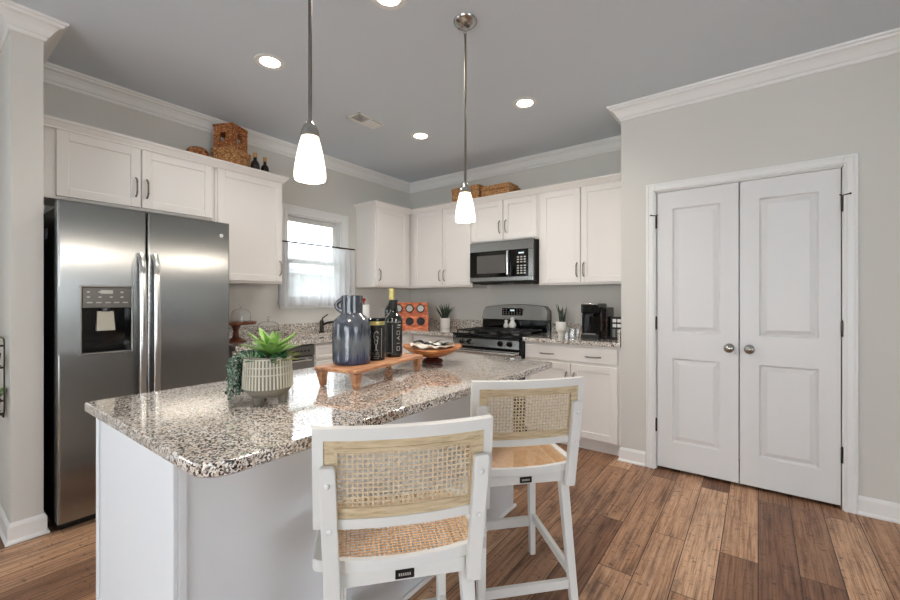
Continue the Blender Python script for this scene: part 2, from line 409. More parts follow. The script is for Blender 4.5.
bm = sweep(BM(), PATH, CR, closed=True); struct('trim_1', bm, M['trim'])
BP = [(0.001, 0.001), (0.022, 0.001), (0.022, 0.010), (0.016, 0.018), (0.013, 0.022), (0.013, 0.088), (0.009, 0.098), (0.004, 0.108), (0.001, 0.108)]
bm = sweep(BM(), [(-3.65, -4.0), (-3.65, 0.342), (-3.065, 0.342), (-3.065, 0.463), (-3.60, 0.463)], BP); struct('baseboard_left', bm, M['trim'])
bm = sweep(BM(), [(-0.853, 3.42), (-0.853, 3.36), (-0.676, 3.36)], BP); struct('baseboard_closet', bm, M['trim'])
bm = sweep(BM(), [(0.466, 3.36), (4.2, 3.36), (4.2, -4.0)], BP); struct('baseboard_right', bm, M['trim'])

# window over the sink
def casing(bm, fr, u0, u1, z0, z1, wd, bottom=False, th=0.018):
    prof = [(0, 0.004), (0.3*wd, 0.008), (0.34*wd, th*0.8), (0.8*wd, th), (wd, th*0.9)]
    def strip(ua, ub, za, zb): fr.box(bm, ua, ub, 0.001, th, za, zb, 0.003)
    strip(u0-wd, u0, z0, z1+wd); strip(u1, u1+wd, z0, z1+wd); strip(u0, u1, z1, z1+wd)
    for k, (o, t) in enumerate(((0.012, 0.004), (0.045, 0.006))):
        fr.box(bm, u0-wd+o, u0-wd+o+0.008, th-0.001, th+t, z0, z1+wd-o, 0.002); fr.box(bm, u1+wd-o-0.008, u1+wd-o, th-0.001, th+t, z0, z1+wd-o, 0.002)
        fr.box(bm, u0-wd+o, u1+wd-o, th-0.001, th+t, z1+wd-o-0.008, z1+wd-o, 0.002)
win = bpy.data.objects.new('window_1', None); COL.objects.link(win); win.location = (-3.65, 2.57, WZ0); win['kind'] = 'structure'
bm = BM(); casing(bm, FL, WY0, WY1, WZ0, WZ1, 0.085); obj('casing', bm, M['trim'], win)
bm = BM(); FL.box(bm, WY0-0.10, WY1+0.10, 0.001, 0.045, WZ0-0.022, WZ0, 0.004); FL.box(bm, WY0-0.08, WY1+0.08, 0.001, 0.02, WZ0-0.062, WZ0-0.022, 0.003); obj('window_sill', bm, M['trim'], win)
bm = BM()
for a, b, c, d in ((WY0, WY0+0.012, WZ0, WZ1), (WY1-0.012, WY1, WZ0, WZ1), (WY0, WY1, WZ1-0.012, WZ1), (WY0, WY1, WZ0, WZ0+0.012)):
    FL.box(bm, a, b, -T, 0, c, d)
obj('jamb_liner', bm, M['trim'], win)
MR = 1.635
bm = BM()   # sash frames
def sash(bm, n0, n1, z0, z1, w=0.042):
    FL.box(bm, WY0+0.013, WY0+0.013+w, n0, n1, z0, z1, 0.003); FL.box(bm, WY1-0.013-w, WY1-0.013, n0, n1, z0, z1, 0.003)
    FL.box(bm, WY0+0.013+w, WY1-0.013-w, n0, n1, z0, z0+w, 0.003); FL.box(bm, WY0+0.013+w, WY1-0.013-w, n0, n1, z1-w, z1, 0.003)
sash(bm, -0.095, -0.07, MR-0.02, WZ1-0.013); sash(bm, -0.065, -0.04, WZ0+0.013, MR+0.02)
obj('window_frame', bm, M['trim'], win)
bm = BM(); FL.box(bm, WY0+0.03, WY1-0.03, -0.085, -0.082, MR, WZ1-0.03); FL.box(bm, WY0+0.03, WY1-0.03, -0.055, -0.052, WZ0+0.03, MR); obj('pane', bm, M['pane'], win)
# other windows of the room, behind and beside the camera; the right one is made up
def big_window(name, fr, u0, u1, z0, z1, cols):
    e = bpy.data.objects.new(name, None); COL.objects.link(e); e.location = fr.p((u0+u1)/2, 0, z0); e['kind'] = 'structure'
    b = BM(); casing(b, fr, u0, u1, z0, z1, 0.085); obj('casing', b, M['trim'], e)
    b = BM(); fr.box(b, u0, u1, -T, -0.03, z0, z0+0.05); fr.box(b, u0, u1, -T, -0.03, z1-0.05, z1)
    for k in range(cols+1):
        c = u0+0.025+(u1-u0-0.05)*k/cols; fr.box(b, c-0.03 if 0 < k < cols else c-0.025, c+0.03 if 0 < k < cols else c+0.025, -T, -0.03, z0+0.05, z1-0.05)
    obj('window_frame', b, M['trim'], e)
    b = BM(); fr.box(b, u0+0.02, u1-0.02, -0.08, -0.076, z0+0.02, z1-0.02); obj('pane', b, M['pane'], e)
big_window('window_2', FL, -2.4, -0.8, 0.75, 2.25, 2)
big_window('added_window_3', Fr((4.2, 0, 0), (0, 1, 0), (-1, 0, 0)), -1.4, 1.0, 0.8, 2.25, 3)  # made-up unseen window, put in for the bright reflection on the fridge
big_window('window_4', Fr((0, -4.0, 0), (1, 0, 0), (0, 1, 0)), -1.2, 2.0, 0.0, 2.2, 2)
# outside
bm = BM(); box(bm, -30, -3.9, -20, 25, -0.4, -0.3); struct('ground_outside', bm, M['outground'])
nb = thing('neighbour_house', 'pale grey sided house seen faintly through the kitchen window', 'house', (-10.5, 5.6, -0.3))
bm = BM(); box(bm, -13, -10, 3, 12, -0.3, 2.05)
for k in range(14): box(bm, -10.02, -9.985, 3, 12, -0.2+k*0.16, -0.19+k*0.16)
obj('siding', bm, M['siding'], nb)
bm = BM(); hexa(bm, [(-13.3, 2.7, 1.75), (-9.7, 2.7, 2.05), (-9.7, 12.3, 1.75), (-13.3, 12.3, 1.75)], [(-11.7, 2.7, 2.2), (-11.3, 2.7, 2.2), (-11.3, 12.3, 2.2), (-11.7, 12.3, 2.2)]); obj('roof', bm, M['siding'], nb)

# pantry double door
def panel_door(name, x0, x1, knobx, hingex, panels):
    root = bpy.data.objects.new(name, None); COL.objects.link(root); root.location = ((x0+x1)/2, 3.36, 0.012); root['kind'] = 'structure'
    bm = BM(); yf = 3.362; z0, z1 = 0.024, 2.036
    nb_ = [x0, panels[0][0], panels[0][1], x1]
    (pa, pb) = (panels[0][0], panels[0][1])
    zz = [z0, 0.217, 0.825, 1.012, 1.912, z1]
    box(bm, x0, x1, yf+0.0175, yf+0.037, z0, z1)
    FRT = [(x0, pa, z0, z1), (pb, x1, z0, z1), (pa, pb, z0, zz[1]), (pa, pb, zz[2], zz[3]), (pa, pb, zz[4], z1)]
    for a, b, c, d in FRT: box(bm, a, b, yf, yf+0.018, c, d)
    for c, d in ((zz[1], zz[2]), (zz[3], zz[4])):
        # raised field: sloped border
        lo = [(pa, c), (pb, c), (pb, d), (pa, d)]
        rings = []
        for ins, dep in ((0, 0.0), (0.008, 0.0145), (0.014, 0.0160), (0.042, 0.0025), (0.043, 0.0025)):
            rings.append([bm.verts.new((x + (ins if i in (0, 3) else -ins), yf+dep, z + (ins if i in (0, 1) else -ins))) for i, (x, z) in enumerate(lo)])
        for A, B in zip(rings, rings[1:]):
            for i in range(4): bm.faces.new((A[i], A[(i+1) % 4], B[(i+1) % 4], B[i]))
        bm.faces.new(rings[-1])
    leaf = obj('door_leaf', bm, M['door'], root)
    bm = BM(); lathe(bm, [(0.0, 0), (0.026, 0), (0.029, 0.004), (0.022, 0.008), (0.011, 0.012), (0.010, 0.030), (0.018, 0.036), (0.028, 0.044), (0.030, 0.052), (0.026, 0.062), (0.014, 0.068), (0.0, 0.069)], (knobx, yf, 0.925), 28, axis='Y'); obj('knob', bm, M['chrome'], root, True, 60)
    for hz in (1.82, 1.075, 0.325):
        bm = BM(); tube(bm, [(hingex, yf-0.008, hz-0.045), (hingex, yf-0.008, hz+0.045)], 0.006, 10)
        ball(bm, (hingex, yf-0.008, hz+0.048), 0.006, 1)
        if hz > 1.5:
            s = -1 if hingex < 0 else 1
            tube(bm, [(hingex, yf-0.008, hz+0.05), (hingex+s*0.03, yf-0.035, hz+0.052)], 0.004, 8); ball(bm, (hingex+s*0.032, yf-0.036, hz+0.052), 0.007, 1)
            tube(bm, [(hingex, yf-0.008, hz+0.05), (hingex-s*0.012, yf-0.03, hz+0.052)], 0.004, 8)
        obj('hinge', bm, M['darkmetal'], root, True)
panel_door('door_1', -0.598, -0.105, -0.157, -0.603, [(-0.499, -0.207)])
panel_door('door_2', -0.099, 0.394, -0.046, 0.399, [(0.005, 0.296)])
bm = BM(); casing(bm, FC, -0.610, 0.405, 0.0, 2.045, 0.062)
FC.box(bm, -0.615, -0.604, -0.12, 0.001, 0, 2.05); FC.box(bm, 0.400, 0.41, -0.12, 0.001, 0, 2.05); FC.box(bm, -0.615, 0.41, -0.12, 0.001, 2.040, 2.05)
struct('trim_2', bm, M['trim'])

# ------------------------------------------------------------------ cabinets
def pull(fr, u, z, parent, n0, vertical=True, L=0.125):
    bm = BM(); pts = []
    for k in range(9):
        t = -1 + 2*k/8; off = 0.028*(1-abs(t)**6) ; d = t*L/2
        wv = 0.0035 if k in (3, 5) else 0
        pts.append(fr.p(u if vertical else u+d, n0+0.002+off, z+d if vertical else z))
    tube(bm, pts, 0.0052, 8)
    for t in (-0.55, 0.55):
        ball(bm, fr.p(u if vertical else u+t*L/2, n0+0.028, z+t*L/2 if vertical else z), 0.0075, 1)
    ball(bm, fr.p(u, n0+0.030, z), 0.006, 1)
    obj('handle', bm, M['pull'], parent, True)
def shaker(fr, u0, u1, z0, z1, n0, root, name='door', rail=0.055, handle=None, th=0.02):
    bm = BM()
    fr.box(bm, u0, u0+rail, n0, n0+th, z0, z1, 0.0025); fr.box(bm, u1-rail, u1, n0, n0+th, z0, z1, 0.0025)
    fr.box(bm, u0+rail-0.001, u1-rail+0.001, n0, n0+th-0.0004, z0, z0+rail, 0.0025); fr.box(bm, u0+rail-0.001, u1-rail+0.001, n0, n0+th-0.0004, z1-rail, z1, 0.0025)
    fr.box(bm, u0+rail-0.002, u1-rail+0.002, n0, n0+th-0.009, z0+rail-0.002, z1-rail+0.002)
    d = obj(name, bm, M['cab'], root)
    if handle: pull(fr, handle[0], handle[1], d, n0+th, handle[2])
    return d
def cabinet(fr, u0, u1, z0, z1, depth, label, name='wall_cabinet', base=False, group=None):
    c = fr.p((u0+u1)/2, depth/2, z0); root = thing(name, label, 'cabinet', c, group)
    bm = BM()
    if base:
        fr.box(bm, u0, u1, 0.002, depth, z0+0.105, z1, 0.001); fr.box(bm, u0, u1, 0.002, depth-0.065, z0, z0+0.105)
    else: fr.box(bm, u0, u1, 0.002, depth, z0, z1, 0.0015)
    obj('body', bm, M['cab'], root); return root
UD = 0.308; UZ0, UZ1 = 1.385, 2.285
# above the fridge
c = cabinet(FL, 0.466, 1.448, 1.852, UZ1, UD, 'short two-door white cabinet above the stainless fridge')
shaker(FL, 0.556, 0.972, 1.868, 2.262, UD, c, handle=(0.945, 2.0, True)); shaker(FL, 0.980, 1.428, 1.868, 2.262, UD, c, handle=(1.007, 2.0, True))
c = cabinet(FL, 1.45, 2.012, UZ0, UZ1, UD, 'tall single-door white wall cabinet between fridge and window')
shaker(FL, 1.466, 2.000, 1.402, 2.262, UD, c, handle=(1.974, 1.52, True))
c = cabinet(FL, 3.10, 3.66, UZ0, UZ1, UD, 'single-door white wall cabinet right of the window')
shaker(FL, 3.115, 3.60, 1.402, 2.262, UD, c, handle=(3.145, 1.52, True))
FB_c = 0.32
c = cabinet(FB, -3.648, -2.462, UZ0, UZ1, UD, 'two-door white wall cabinet from the room corner to the microwave')
shaker(FB, -3.285, -2.858, 1.402, 2.262, UD, c, handle=(-2.885, 1.52, True)); shaker(FB, -2.850, -2.474, 1.402, 2.262, UD, c, handle=(-2.823, 1.52, True))
c = cabinet(FB, -2.460, -1.692, 1.838, UZ1, UD, 'short two-door white cabinet above the microwave')
shaker(FB, -2.448, -2.080, 1.856, 2.262, UD, c, handle=(-2.112, 1.99, True)); shaker(FB, -2.072, -1.706, 1.856, 2.262, UD, c, handle=(-2.040, 1.99, True))
c = cabinet(FB, -1.690, -0.856, UZ0, UZ1, UD, 'two-door white wall cabinet above the coffee maker')
shaker(FB, -1.664, -1.285, 1.402, 2.262, UD, c, handle=(-1.312, 1.52, True)); shaker(FB, -1.277, -0.872, 1.402, 2.262, UD, c, handle=(-1.250, 1.52, True))
# cornice along the cabinet tops
CT = [(-0.005, UZ1-0.022), (0.004, UZ1-0.022), (0.006, UZ1-0.012), (0.014, UZ1-0.002), (0.026, UZ1+0.014), (0.034, UZ1+0.020), (0.036, UZ1+0.034), (-0.005, UZ1+0.034)]
xf = -3.65+UD+0.0205
bm = sweep(BM(), [(xf, 0.466), (xf, 2.0125), (-3.648, 2.0125)], CT); tag(obj('cabinet_cornice', bm, M['cab']), 'white crown strip capping the cabinets over fridge', 'molding')
yb = 4.0-UD-0.0205
bm = sweep(BM(), [(-3.648, 3.0995), (xf, 3.0995), (xf, yb), (-0.856, yb)], CT); tag(obj('cabinet_cornice', bm, M['cab']), 'white crown strip capping the cabinets from window to pantry wall', 'molding')

# base cabinets
CZ = 0.878
BD = 0.59
c = cabinet(FL, 1.452, 1.515, 0, CZ, BD, 'narrow white filler cabinet between fridge and dishwasher', 'base_cabinet', True)
c = cabinet(FL, 2.130, 2.935, 0, CZ, BD, 'white sink base cabinet under the window', 'base_cabinet', True)
shaker(FL, 2.142, 2.92, 0.735, 0.855, BD, c, 'false_drawer', 0.03)
shaker(FL, 2.142, 2.528, 0.125, 0.715, BD, c, handle=(2.50, 0.64, True)); shaker(FL, 2.536, 2.92, 0.125, 0.715, BD, c, handle=(2.564, 0.64, True))
c = cabinet(FL, 2.937, 3.998, 0, CZ, BD, 'white corner base cabinet right of the sink', 'base_cabinet', True)
shaker(FL, 2.95, 3.34, 0.125, 0.855, BD, c, handle=(2.98, 0.76, True))
c = cabinet(FB, -3.055, -2.462, 0, CZ, BD, 'white base cabinet left of the range', 'base_cabinet', True)
shaker(FB, -2.99, -2.475, 0.735, 0.855, BD, c, 'drawer', 0.03, handle=(-2.73, 0.79, False)); shaker(FB, -2.99, -2.475, 0.125, 0.715, BD, c, handle=(-2.51, 0.64, True))
BD2 = 0.617
c = cabinet(FB, -1.684, -0.856, 0, CZ, BD2, 'wide white base cabinet with one drawer right of the range', 'base_cabinet', True)
d = BM(); FB.box(d, -1.672, -0.882, BD2, BD2+0.02, 0.735, 0.852, 0.003); dr = obj('drawer', d, M['cab'], c)
pull(FB, -1.467, 0.785, dr, BD2+0.02, False, 0.125); pull(FB, -1.071, 0.785, dr, BD2+0.02, False, 0.125)
shaker(FB, -1.672, -1.262, 0.115, 0.712, BD2, c, handle=(-1.292, 0.58, True)); shaker(FB, -1.254, -0.882, 0.115, 0.712, BD2, c, handle=(-1.225, 0.58, True))

# counter tops
def slab(bm, x0, x1, y0, y1, z0, z1): box(bm, x0, x1, y0, y1, z0, z1, 0.004, 2)
G0, G1 = 0.8785, 0.914
SX0, SX1, SY0, SY1 = -3.50, -3.14, 2.24, 2.86
bm = BM()
for a in ((-3.648, -3.012, 1.45, SY0), (-3.648, SX0, SY0, SY1), (SX1, -3.012, SY0, SY1), (-3.648, -3.012, SY1, 3.998), (-3.012, -2.458, 3.335, 3.998)): box(bm, *a, G0, G1)
ct = obj('countertop', bm, M['granite']); tag(ct, 'L-shaped speckled granite worktop along sink and corner', 'countertop')
bm = BM(); box(bm, -3.648, -3.63, 1.45, 3.98, G1, G1+0.10, 0.002); box(bm, -3.63, -2.458, 3.98, 3.998, G1, G1+0.10, 0.002); obj('backsplash', bm, M['granite'], ct)
bm = BM(); slab(bm, -1.686, -0.856, 3.335, 3.998, G0, G1); ct = obj('countertop', bm, M['granite']); tag(ct, 'short speckled granite worktop holding the coffee maker', 'countertop')
bm = BM(); box(bm, -1.686, -0.876, 3.98, 3.998, G1, G1+0.10, 0.002); box(bm, -0.876, -0.856, 3.345, 3.998, G1, G1+0.10, 0.002); obj('backsplash', bm, M['granite'], ct)
# sink
s = thing('kitchen_sink', 'steel undermount sink in the granite under the window', 'sink', (-3.32, 2.55, 0.72))
bm = BM()
for a in ((SX0-0.012, SX0, SY0-0.012, SY1+0.012, 0.72, 0.877), (SX1, SX1+0.012, SY0-0.012, SY1+0.012, 0.72, 0.877), (SX0, SX1, SY0-0.012, SY0, 0.72, 0.877), (SX0, SX1, SY1, SY1+0.012, 0.72, 0.877), (SX0-0.012, SX1+0.012, SY0-0.012, SY1+0.012, 0.708, 0.72)): box(bm, *a)
obj('basin', bm, M['steel'], s)
bm = BM(); lathe(bm, [(0.0, 0.0), (0.045, 0.0), (0.045, 0.006), (0.03, 0.004), (0, 0.004)], (-3.32, 2.55, 0.7202), 24); obj('drain', bm, M['chrome'], s, True)
f = thing('faucet', 'dark metal single-lever faucet behind the sink', 'faucet', (-3.555, 2.575, G1))
bm = BM(); lathe(bm, [(0.0, 0.0005), (0.030, 0.0005), (0.030, 0.008), (0.022, 0.016), (0.020, 0.09), (0.022, 0.10), (0.018, 0.125), (0, 0.13)], (-3.555, 2.575, G1), 24); obj('base', bm, M['darkmetal'], f, True)
bm = BM(); tube(bm, [(-3.555, 2.575, G1+0.07), (-3.50, 2.60, G1+0.10), (-3.42, 2.635, G1+0.115), (-3.36, 2.66, G1+0.10)], 0.011, 12); obj('spout', bm, M['darkmetal'], f, True)
bm = BM(); tube(bm, [(-3.555, 2.575, G1+0.12), (-3.55, 2.585, G1+0.15), (-3.52, 2.625, G1+0.185)], 0.008, 10, 0.006); obj('lever', bm, M['darkmetal'], f, True)

# dishwasher
d = thing('dishwasher', 'stainless dishwasher between fridge and sink cabinet', 'dishwasher', (-3.3, 1.82, 0))
bm = BM(); box(bm, -3.60, -3.06, 1.52, 2.126, 0.10, 0.872); box(bm, -3.60, -3.10, 1.53, 2.12, 0.0, 0.10); obj('body', bm, M['dark_side'], d)
bm = BM(); box(bm, -3.059, -3.035, 1.523, 2.123, 0.115, 0.775, 0.004); obj('door', bm, M['steel'], d)
bm = BM(); box(bm, -3.059, -3.030, 1.523, 2.123, 0.780, 0.868, 0.004); cp = obj('control_panel', bm, M['foilgrey'], d)
bm = BM()
for k in range(6): box(bm, -3.0305, -3.028, 1.88+k*0.035, 1.90+k*0.035, 0.815, 0.828)
obj('key_marking', bm, M['black'], cp)
bm = BM(); tube(bm, [(-3.0, 1.58, 0.745), (-3.0, 2.07, 0.745)], 0.009, 10); tube(bm, [(-3.036, 1.60, 0.745), (-3.0, 1.60, 0.745)], 0.007); tube(bm, [(-3.036, 2.05, 0.745), (-3.0, 2.05, 0.745)], 0.007); obj('handle', bm, M['steel2'], d, True)

# ------------------------------------------------------------------ fridge
FX = -2.97
r = thing('refrigerator', 'stainless side-by-side refrigerator with ice dispenser', 'refrigerator', (-3.3, 0.945, 0))
bm = BM(); box(bm, -3.62, -3.045, 0.505, 1.385, 0.02, 1.755, 0.004); obj('body', bm, M['dark_side'], r)
bm = BM(); box(bm, -3.1, -3.02, 0.515, 1.375, 0.008, 0.05, 0.003)
for k in range(14): box(bm, -3.021, -3.014, 0.54+k*0.06, 0.585+k*0.06, 0.015, 0.043)
obj('toe_grille', bm, M['matte_black'], r)
def rbox_front(bm, x0, x1, y0, y1, z0, z1, rad, seg=5):
    """slab with rounded vertical front edges"""
    pts = [(x0, y0)]
    for k in range(seg+1): a = -PI/2 + (PI/2)*k/seg; pts.append((x1-rad+rad*math.cos(a), y0+rad+rad*math.sin(a)))
    for k in range(seg+1): a = (PI/2)*k/seg; pts.append((x1-rad+rad*math.cos(a), y1-rad+rad*math.sin(a)))
    pts.append((x0, y1))
    A = [bm.verts.new((x, y, z0)) for x, y in pts]; B = [bm.verts.new((x, y, z1)) for x, y in pts]
    bm.faces.new(A[::-1]); bm.faces.new(B)
    for i in range(len(pts)): j = (i+1) % len(pts); bm.faces.new((A[i], A[j], B[j], B[i]))
# freezer door with recess (built from pieces around the dispenser)
DY0, DY1, DZ0, DZ1 = 0.600, 0.822, 0.955, 1.320
bm = BM()
rbox_front(bm, -3.043, FX, 0.502, 0.898, 0.055, DZ0, 0.012); rbox_front(bm, -3.043, FX, 0.502, 0.898, DZ1, 1.782, 0.012)
box(bm, -3.043, FX, 0.822, 0.898, DZ0, DZ1); box(bm, -3.043, FX, 0.5021, DY0, DZ0, DZ1); box(bm, -3.043, -3.028, DY0, DY1, DZ0, DZ1)
fd = obj('freezer_door', bm, M['steel'], r, True, 30)
bm = BM(); rbox_front(bm, -3.043, FX, 0.904, 1.390, 0.055, 1.782, 0.012); dd = obj('fridge_door', bm, M['steel'], r, True, 30)
bm = BM(); lathe(bm, [(0, 0), (0.012, 0), (0.012, 0.002), (0, 0.002)], (FX, 1.333, 1.692), 20, axis='X')
eb = obj('emblem', bm, M['white_plastic'], dd, True)
bm = BM()
for k in range(3):
    a = 2*PI*k/3; tube(bm, [(FX+0.0025, 1.333+0.007*math.cos(a+t)*(0.4+0.6*t/2), 1.692+0.007*math.sin(a+t)*(0.4+0.6*t/2)) for t in (0, .5, 1, 1.5, 2)], 0.0009, 5)
obj('lettering', bm, M['grey_plastic'], dd)
def bar_handle(y, parent):
    bm = BM(); pts = []
    for k in range(15):
        t = k/14; z = 0.58+t*0.95; pts.append((FX+0.058-0.018*(2*t-1)**2 if 0 < k < 14 else FX+0.006, y, z))
    R = [[bm.verts.new((x+dx, y_+dy, z)) for dx, dy in ((-0.007, -0.017), (0.004, -0.017), (0.008, -0.012), (0.009, 0.0), (0.008, 0.012), (0.004, 0.017), (-0.007, 0.017))] for x, y_, z in pts]
    for A, B in zip(R, R[1:]):
        for i in range(7): j = (i+1) % 7; bm.faces.new((A[i], A[j], B[j], B[i]))
    bm.faces.new(R[0][::-1]); bm.faces.new(R[-1])
    obj('handle', bm, M['steel2'], parent, True, 50)
bar_handle(0.866, fd); bar_handle(0.938, dd)
# dispenser
bm = BM(); w_ = 0.010
for a in ((DY0-w_, DY0, DZ0-w_, DZ1+w_), (DY1, DY1+w_, DZ0-w_, DZ1+w_), (DY0, DY1, DZ0-w_, DZ0), (DY0, DY1, DZ1, DZ1+w_)): box(bm, FX-0.002, FX+0.008, *a, 0.003)
dp = obj('dispenser_frame', bm, M['chrome'], r)
bm = BM(); box(bm, -3.027, FX+0.004, DY0, DY1, 1.205, DZ1, 0.003); cp = obj('dispenser_panel', bm, M['foilgrey'], r)
bm = BM()
for k in range(4):
    for z in (1.29, 1.262): box(bm, FX+0.0035, FX+0.005, DY0+0.02+k*0.05, DY0+0.033+k*0.05, z, z+0.008)
for k in range(5): box(bm, FX+0.0035, FX+0.005, DY0+0.02+k*0.04, DY0+0.044+k*0.04, 1.232, 1.238)
box(bm, FX+0.0035, FX+0.005, DY0+0.08, DY0+0.135, 1.285, 1.305)
obj('key_marking', bm, M['silverprint'], cp)
bm = BM(); box(bm, -3.0275, -3.020, DY0, DY1, DZ0, 1.205); box(bm, -3.02, FX, DY0, DY0+0.006, DZ0, 1.205); box(bm, -3.02, FX, DY1-0.006, DY1, DZ0, 1.205); box(bm, -3.02, FX+0.004, DY0, DY1, DZ0, DZ0+0.008); obj('dispenser_recess', bm, M['gloss_black'], r)
bm = BM(); hexa(bm, [(-3.019, 0.668, 1.075), (-2.99, 0.668, 1.075), (-2.99, 0.752, 1.075), (-3.019, 0.752, 1.075)], [(-3.019, 0.674, 1.185), (-3.0, 0.674, 1.185), (-3.0, 0.746, 1.185), (-3.019, 0.746, 1.185)]); obj('paddle', bm, M['paddle'], r)
bm = BM(); tube(bm, [(-3.0, 0.71, 1.185), (-3.0, 0.71, 1.206)], 0.022, 16); obj('nozzle', bm, M['black'], r)
bm = BM(); box(bm, -3.3, -3.24, 0.504, 0.5052, 1.60, 1.66); obj('sticker', bm, M['white_plastic'], r)

# ------------------------------------------------------------------ range
g = thing('gas_range', 'stainless gas range under the microwave', 'stove', (-2.073, 3.65, 0))
RX0, RX1 = -2.455, -1.691
bm = BM(); box(bm, RX0, RX1, 3.375, 3.98, 0.02, 0.895, 0.003); obj('body', bm, M['dark_side'], g)
bm = BM(); box(bm, RX0+0.01, RX1-0.01, 3.350, 3.374, 0.03, 0.20, 0.004); obj('drawer', bm, M['steel'], g)
bm = BM(); box(bm, RX0+0.005, RX1-0.005, 3.325, 3.374, 0.21, 0.790, 0.006); od = obj('oven_door', bm, M['gloss_black'], g)
bm = BM(); tube(bm, [(RX0+0.04, 3.285, 0.752), (RX1-0.04, 3.285, 0.752)], 0.013, 12)
for x in (RX0+0.06, RX1-0.06): tube(bm, [(x, 3.326, 0.752), (x, 3.285, 0.752)], 0.010, 8)
obj('handle', bm, M['steel2'], od, True)
bm = BM(); box(bm, RX0+0.005, RX1-0.005, 3.3235, 3.3265, 0.700, 0.772); obj('trim_strip', bm, M['steel2'], od)
bm = BM(); hexa(bm, [(RX0, 3.322, 0.800), (RX1-0.02, 3.322, 0.800), (RX1-0.02, 3.374, 0.800), (RX0, 3.374, 0.800)], [(RX0, 3.335, 0.874), (RX1-0.02, 3.335, 0.874), (RX1-0.02, 3.374, 0.874), (RX0, 3.374, 0.874)]); cp = obj('control_panel', bm, M['steel'], g)
for x in (-2.338, -2.249, -1.909, -1.811):
    bm = BM(); lathe(bm, [(0, 0), (0.026, 0), (0.026, 0.006), (0.021, 0.010), (0.019, 0.030), (0.014, 0.034), (0, 0.034)], (x, 3.328, 0.842), 20, axis='Y'); box(bm, x-0.004, x+0.004, 3.286, 3.304, 0.824, 0.860); obj('knob', bm, M['gloss_black'], cp, True)
    bm = BM(); lathe(bm, [(0.026, 0), (0.031, 0), (0.031, 0.003), (0.026, 0.003)], (x, 3.329, 0.842), 20, False, axis='Y'); obj('knob_ring', bm, M['chrome'], cp, True)
bm = BM(); box(bm, RX0, RX1, 3.32, 3.90, 0.8955, 0.922, 0.006); box(bm, RX1-0.019, RX1, 3.31, 3.374, 0.745, 0.8955, 0.003); obj('cooktop', bm, M['gloss_black'], g)
# grates
for gx in (RX0+0.03, RX0+0.275, RX0+0.52):
    bm = BM(); x0, x1 = gx, gx+0.215; zt = 0.952; y0, y1 = 3.36, 3.83; b_ = 0.010
    for x in (x0, x1-b_): box(bm, x, x+b_, y0, y1, zt-0.012, zt, 0.002)
    for y in (y0, (y0+y1)/2-0.005, y1-b_): box(bm, x0, x1, y, y+b_, zt-0.012, zt, 0.002)
    box(bm, (x0+x1)/2-0.005, (x0+x1)/2+0.005, y0, y1, zt-0.012, zt, 0.002)
    for yc in (y0+0.12, y1-0.12): box(bm, x0, x1, yc-0.005, yc+0.005, zt-0.012, zt, 0.002)
    for x in (x0, x1-b_):
        for y in (y0, y1-b_): box(bm, x, x+b_, y, y+b_, 0.922, zt-0.010)
    obj('grate', bm, M['iron'], g)
    for yc in (y0+0.12, y1-0.12):
        bm = BM(); lathe(bm, [(0, 0), (0.045, 0), (0.045, 0.010), (0.034, 0.012), (0.034, 0.018), (0, 0.02)], ((x0+x1)/2, yc, 0.9215), 20); obj('burner', bm, M['foilgrey'], g, True)
# backguard: arched console
def arch_slab(bm, x0, x1, y0f, y1f, y0t, z0, z1, rise, N=20, rad=0.04):
    pts = []
    for k in range(N+1):
        t = k/N; x = x0+(x1-x0)*t; z = z1 + rise*(1-(2*t-1)**2)
        e = min(t, 1-t)*(x1-x0)
        if e < rad: z -= rad - math.sqrt(max(0, rad*rad-(rad-e)**2))
        pts.append((x, z))
    F = [bm.verts.new((x, y0f + (y0t-y0f)*1.0, z)) for x, z in pts]; Fb = [bm.verts.new((x, y0f, z0)) for x, z in pts]
    Bk = [bm.verts.new((x, y1f, z)) for x, z in pts]; Bb = [bm.verts.new((x, y1f, z0)) for x, z in pts]
    for k in range(N):
        bm.faces.new((Fb[k], Fb[k+1], F[k+1], F[k])); bm.faces.new((Bb[k+1], Bb[k], Bk[k], Bk[k+1])); bm.faces.new((F[k], F[k+1], Bk[k+1], Bk[k])); bm.faces.new((Fb[k+1], Fb[k], Bb[k], Bb[k+1]))
    bm.faces.new((Fb[0], F[0], Bk[0], Bb[0])); bm.faces.new((Fb[-1], Bb[-1], Bk[-1], F[-1]))
bm = BM(); box(bm, RX0+0.002, RX1-0.002, 3.885, 3.975, 0.90, 1.045, 0.003); obj('backguard_base', bm, M['gloss_black'], g)
bm = BM(); arch_slab(bm, RX0+0.001, RX1-0.001, 3.865, 3.975, 3.895, 1.040, 1.168, 0.028); bgd = obj('backguard', bm, M['steel'], g, True, 40)
bm = BM(); arch_slab(bm, RX0, RX1, 3.975, 3.985, 3.975, 0.90, 1.172, 0.028); obj('backguard_back', bm, M['black'], g, True, 40)
bm = BM(); box(bm, -2.20, -1.96, 3.870, 3.876, 1.082, 1.158, 0.002)
dsp = obj('display', bm, M['display'], bgd)
bm = BM(); box(bm, -2.10, -2.05, 3.868, 3.871, 1.128, 1.143); obj('clock', bm, M['lit'], bgd)
bm = BM()
for k in range(7):
    for z in (1.095, 1.115, 1.138):
        if z > 1.13 and 2 <= k <= 4: continue
        box(bm, -2.185+k*0.032, -2.172+k*0.032, 3.868, 3.871, z, z+0.005)
obj('key_marking', bm, M['silverprint'], bgd)
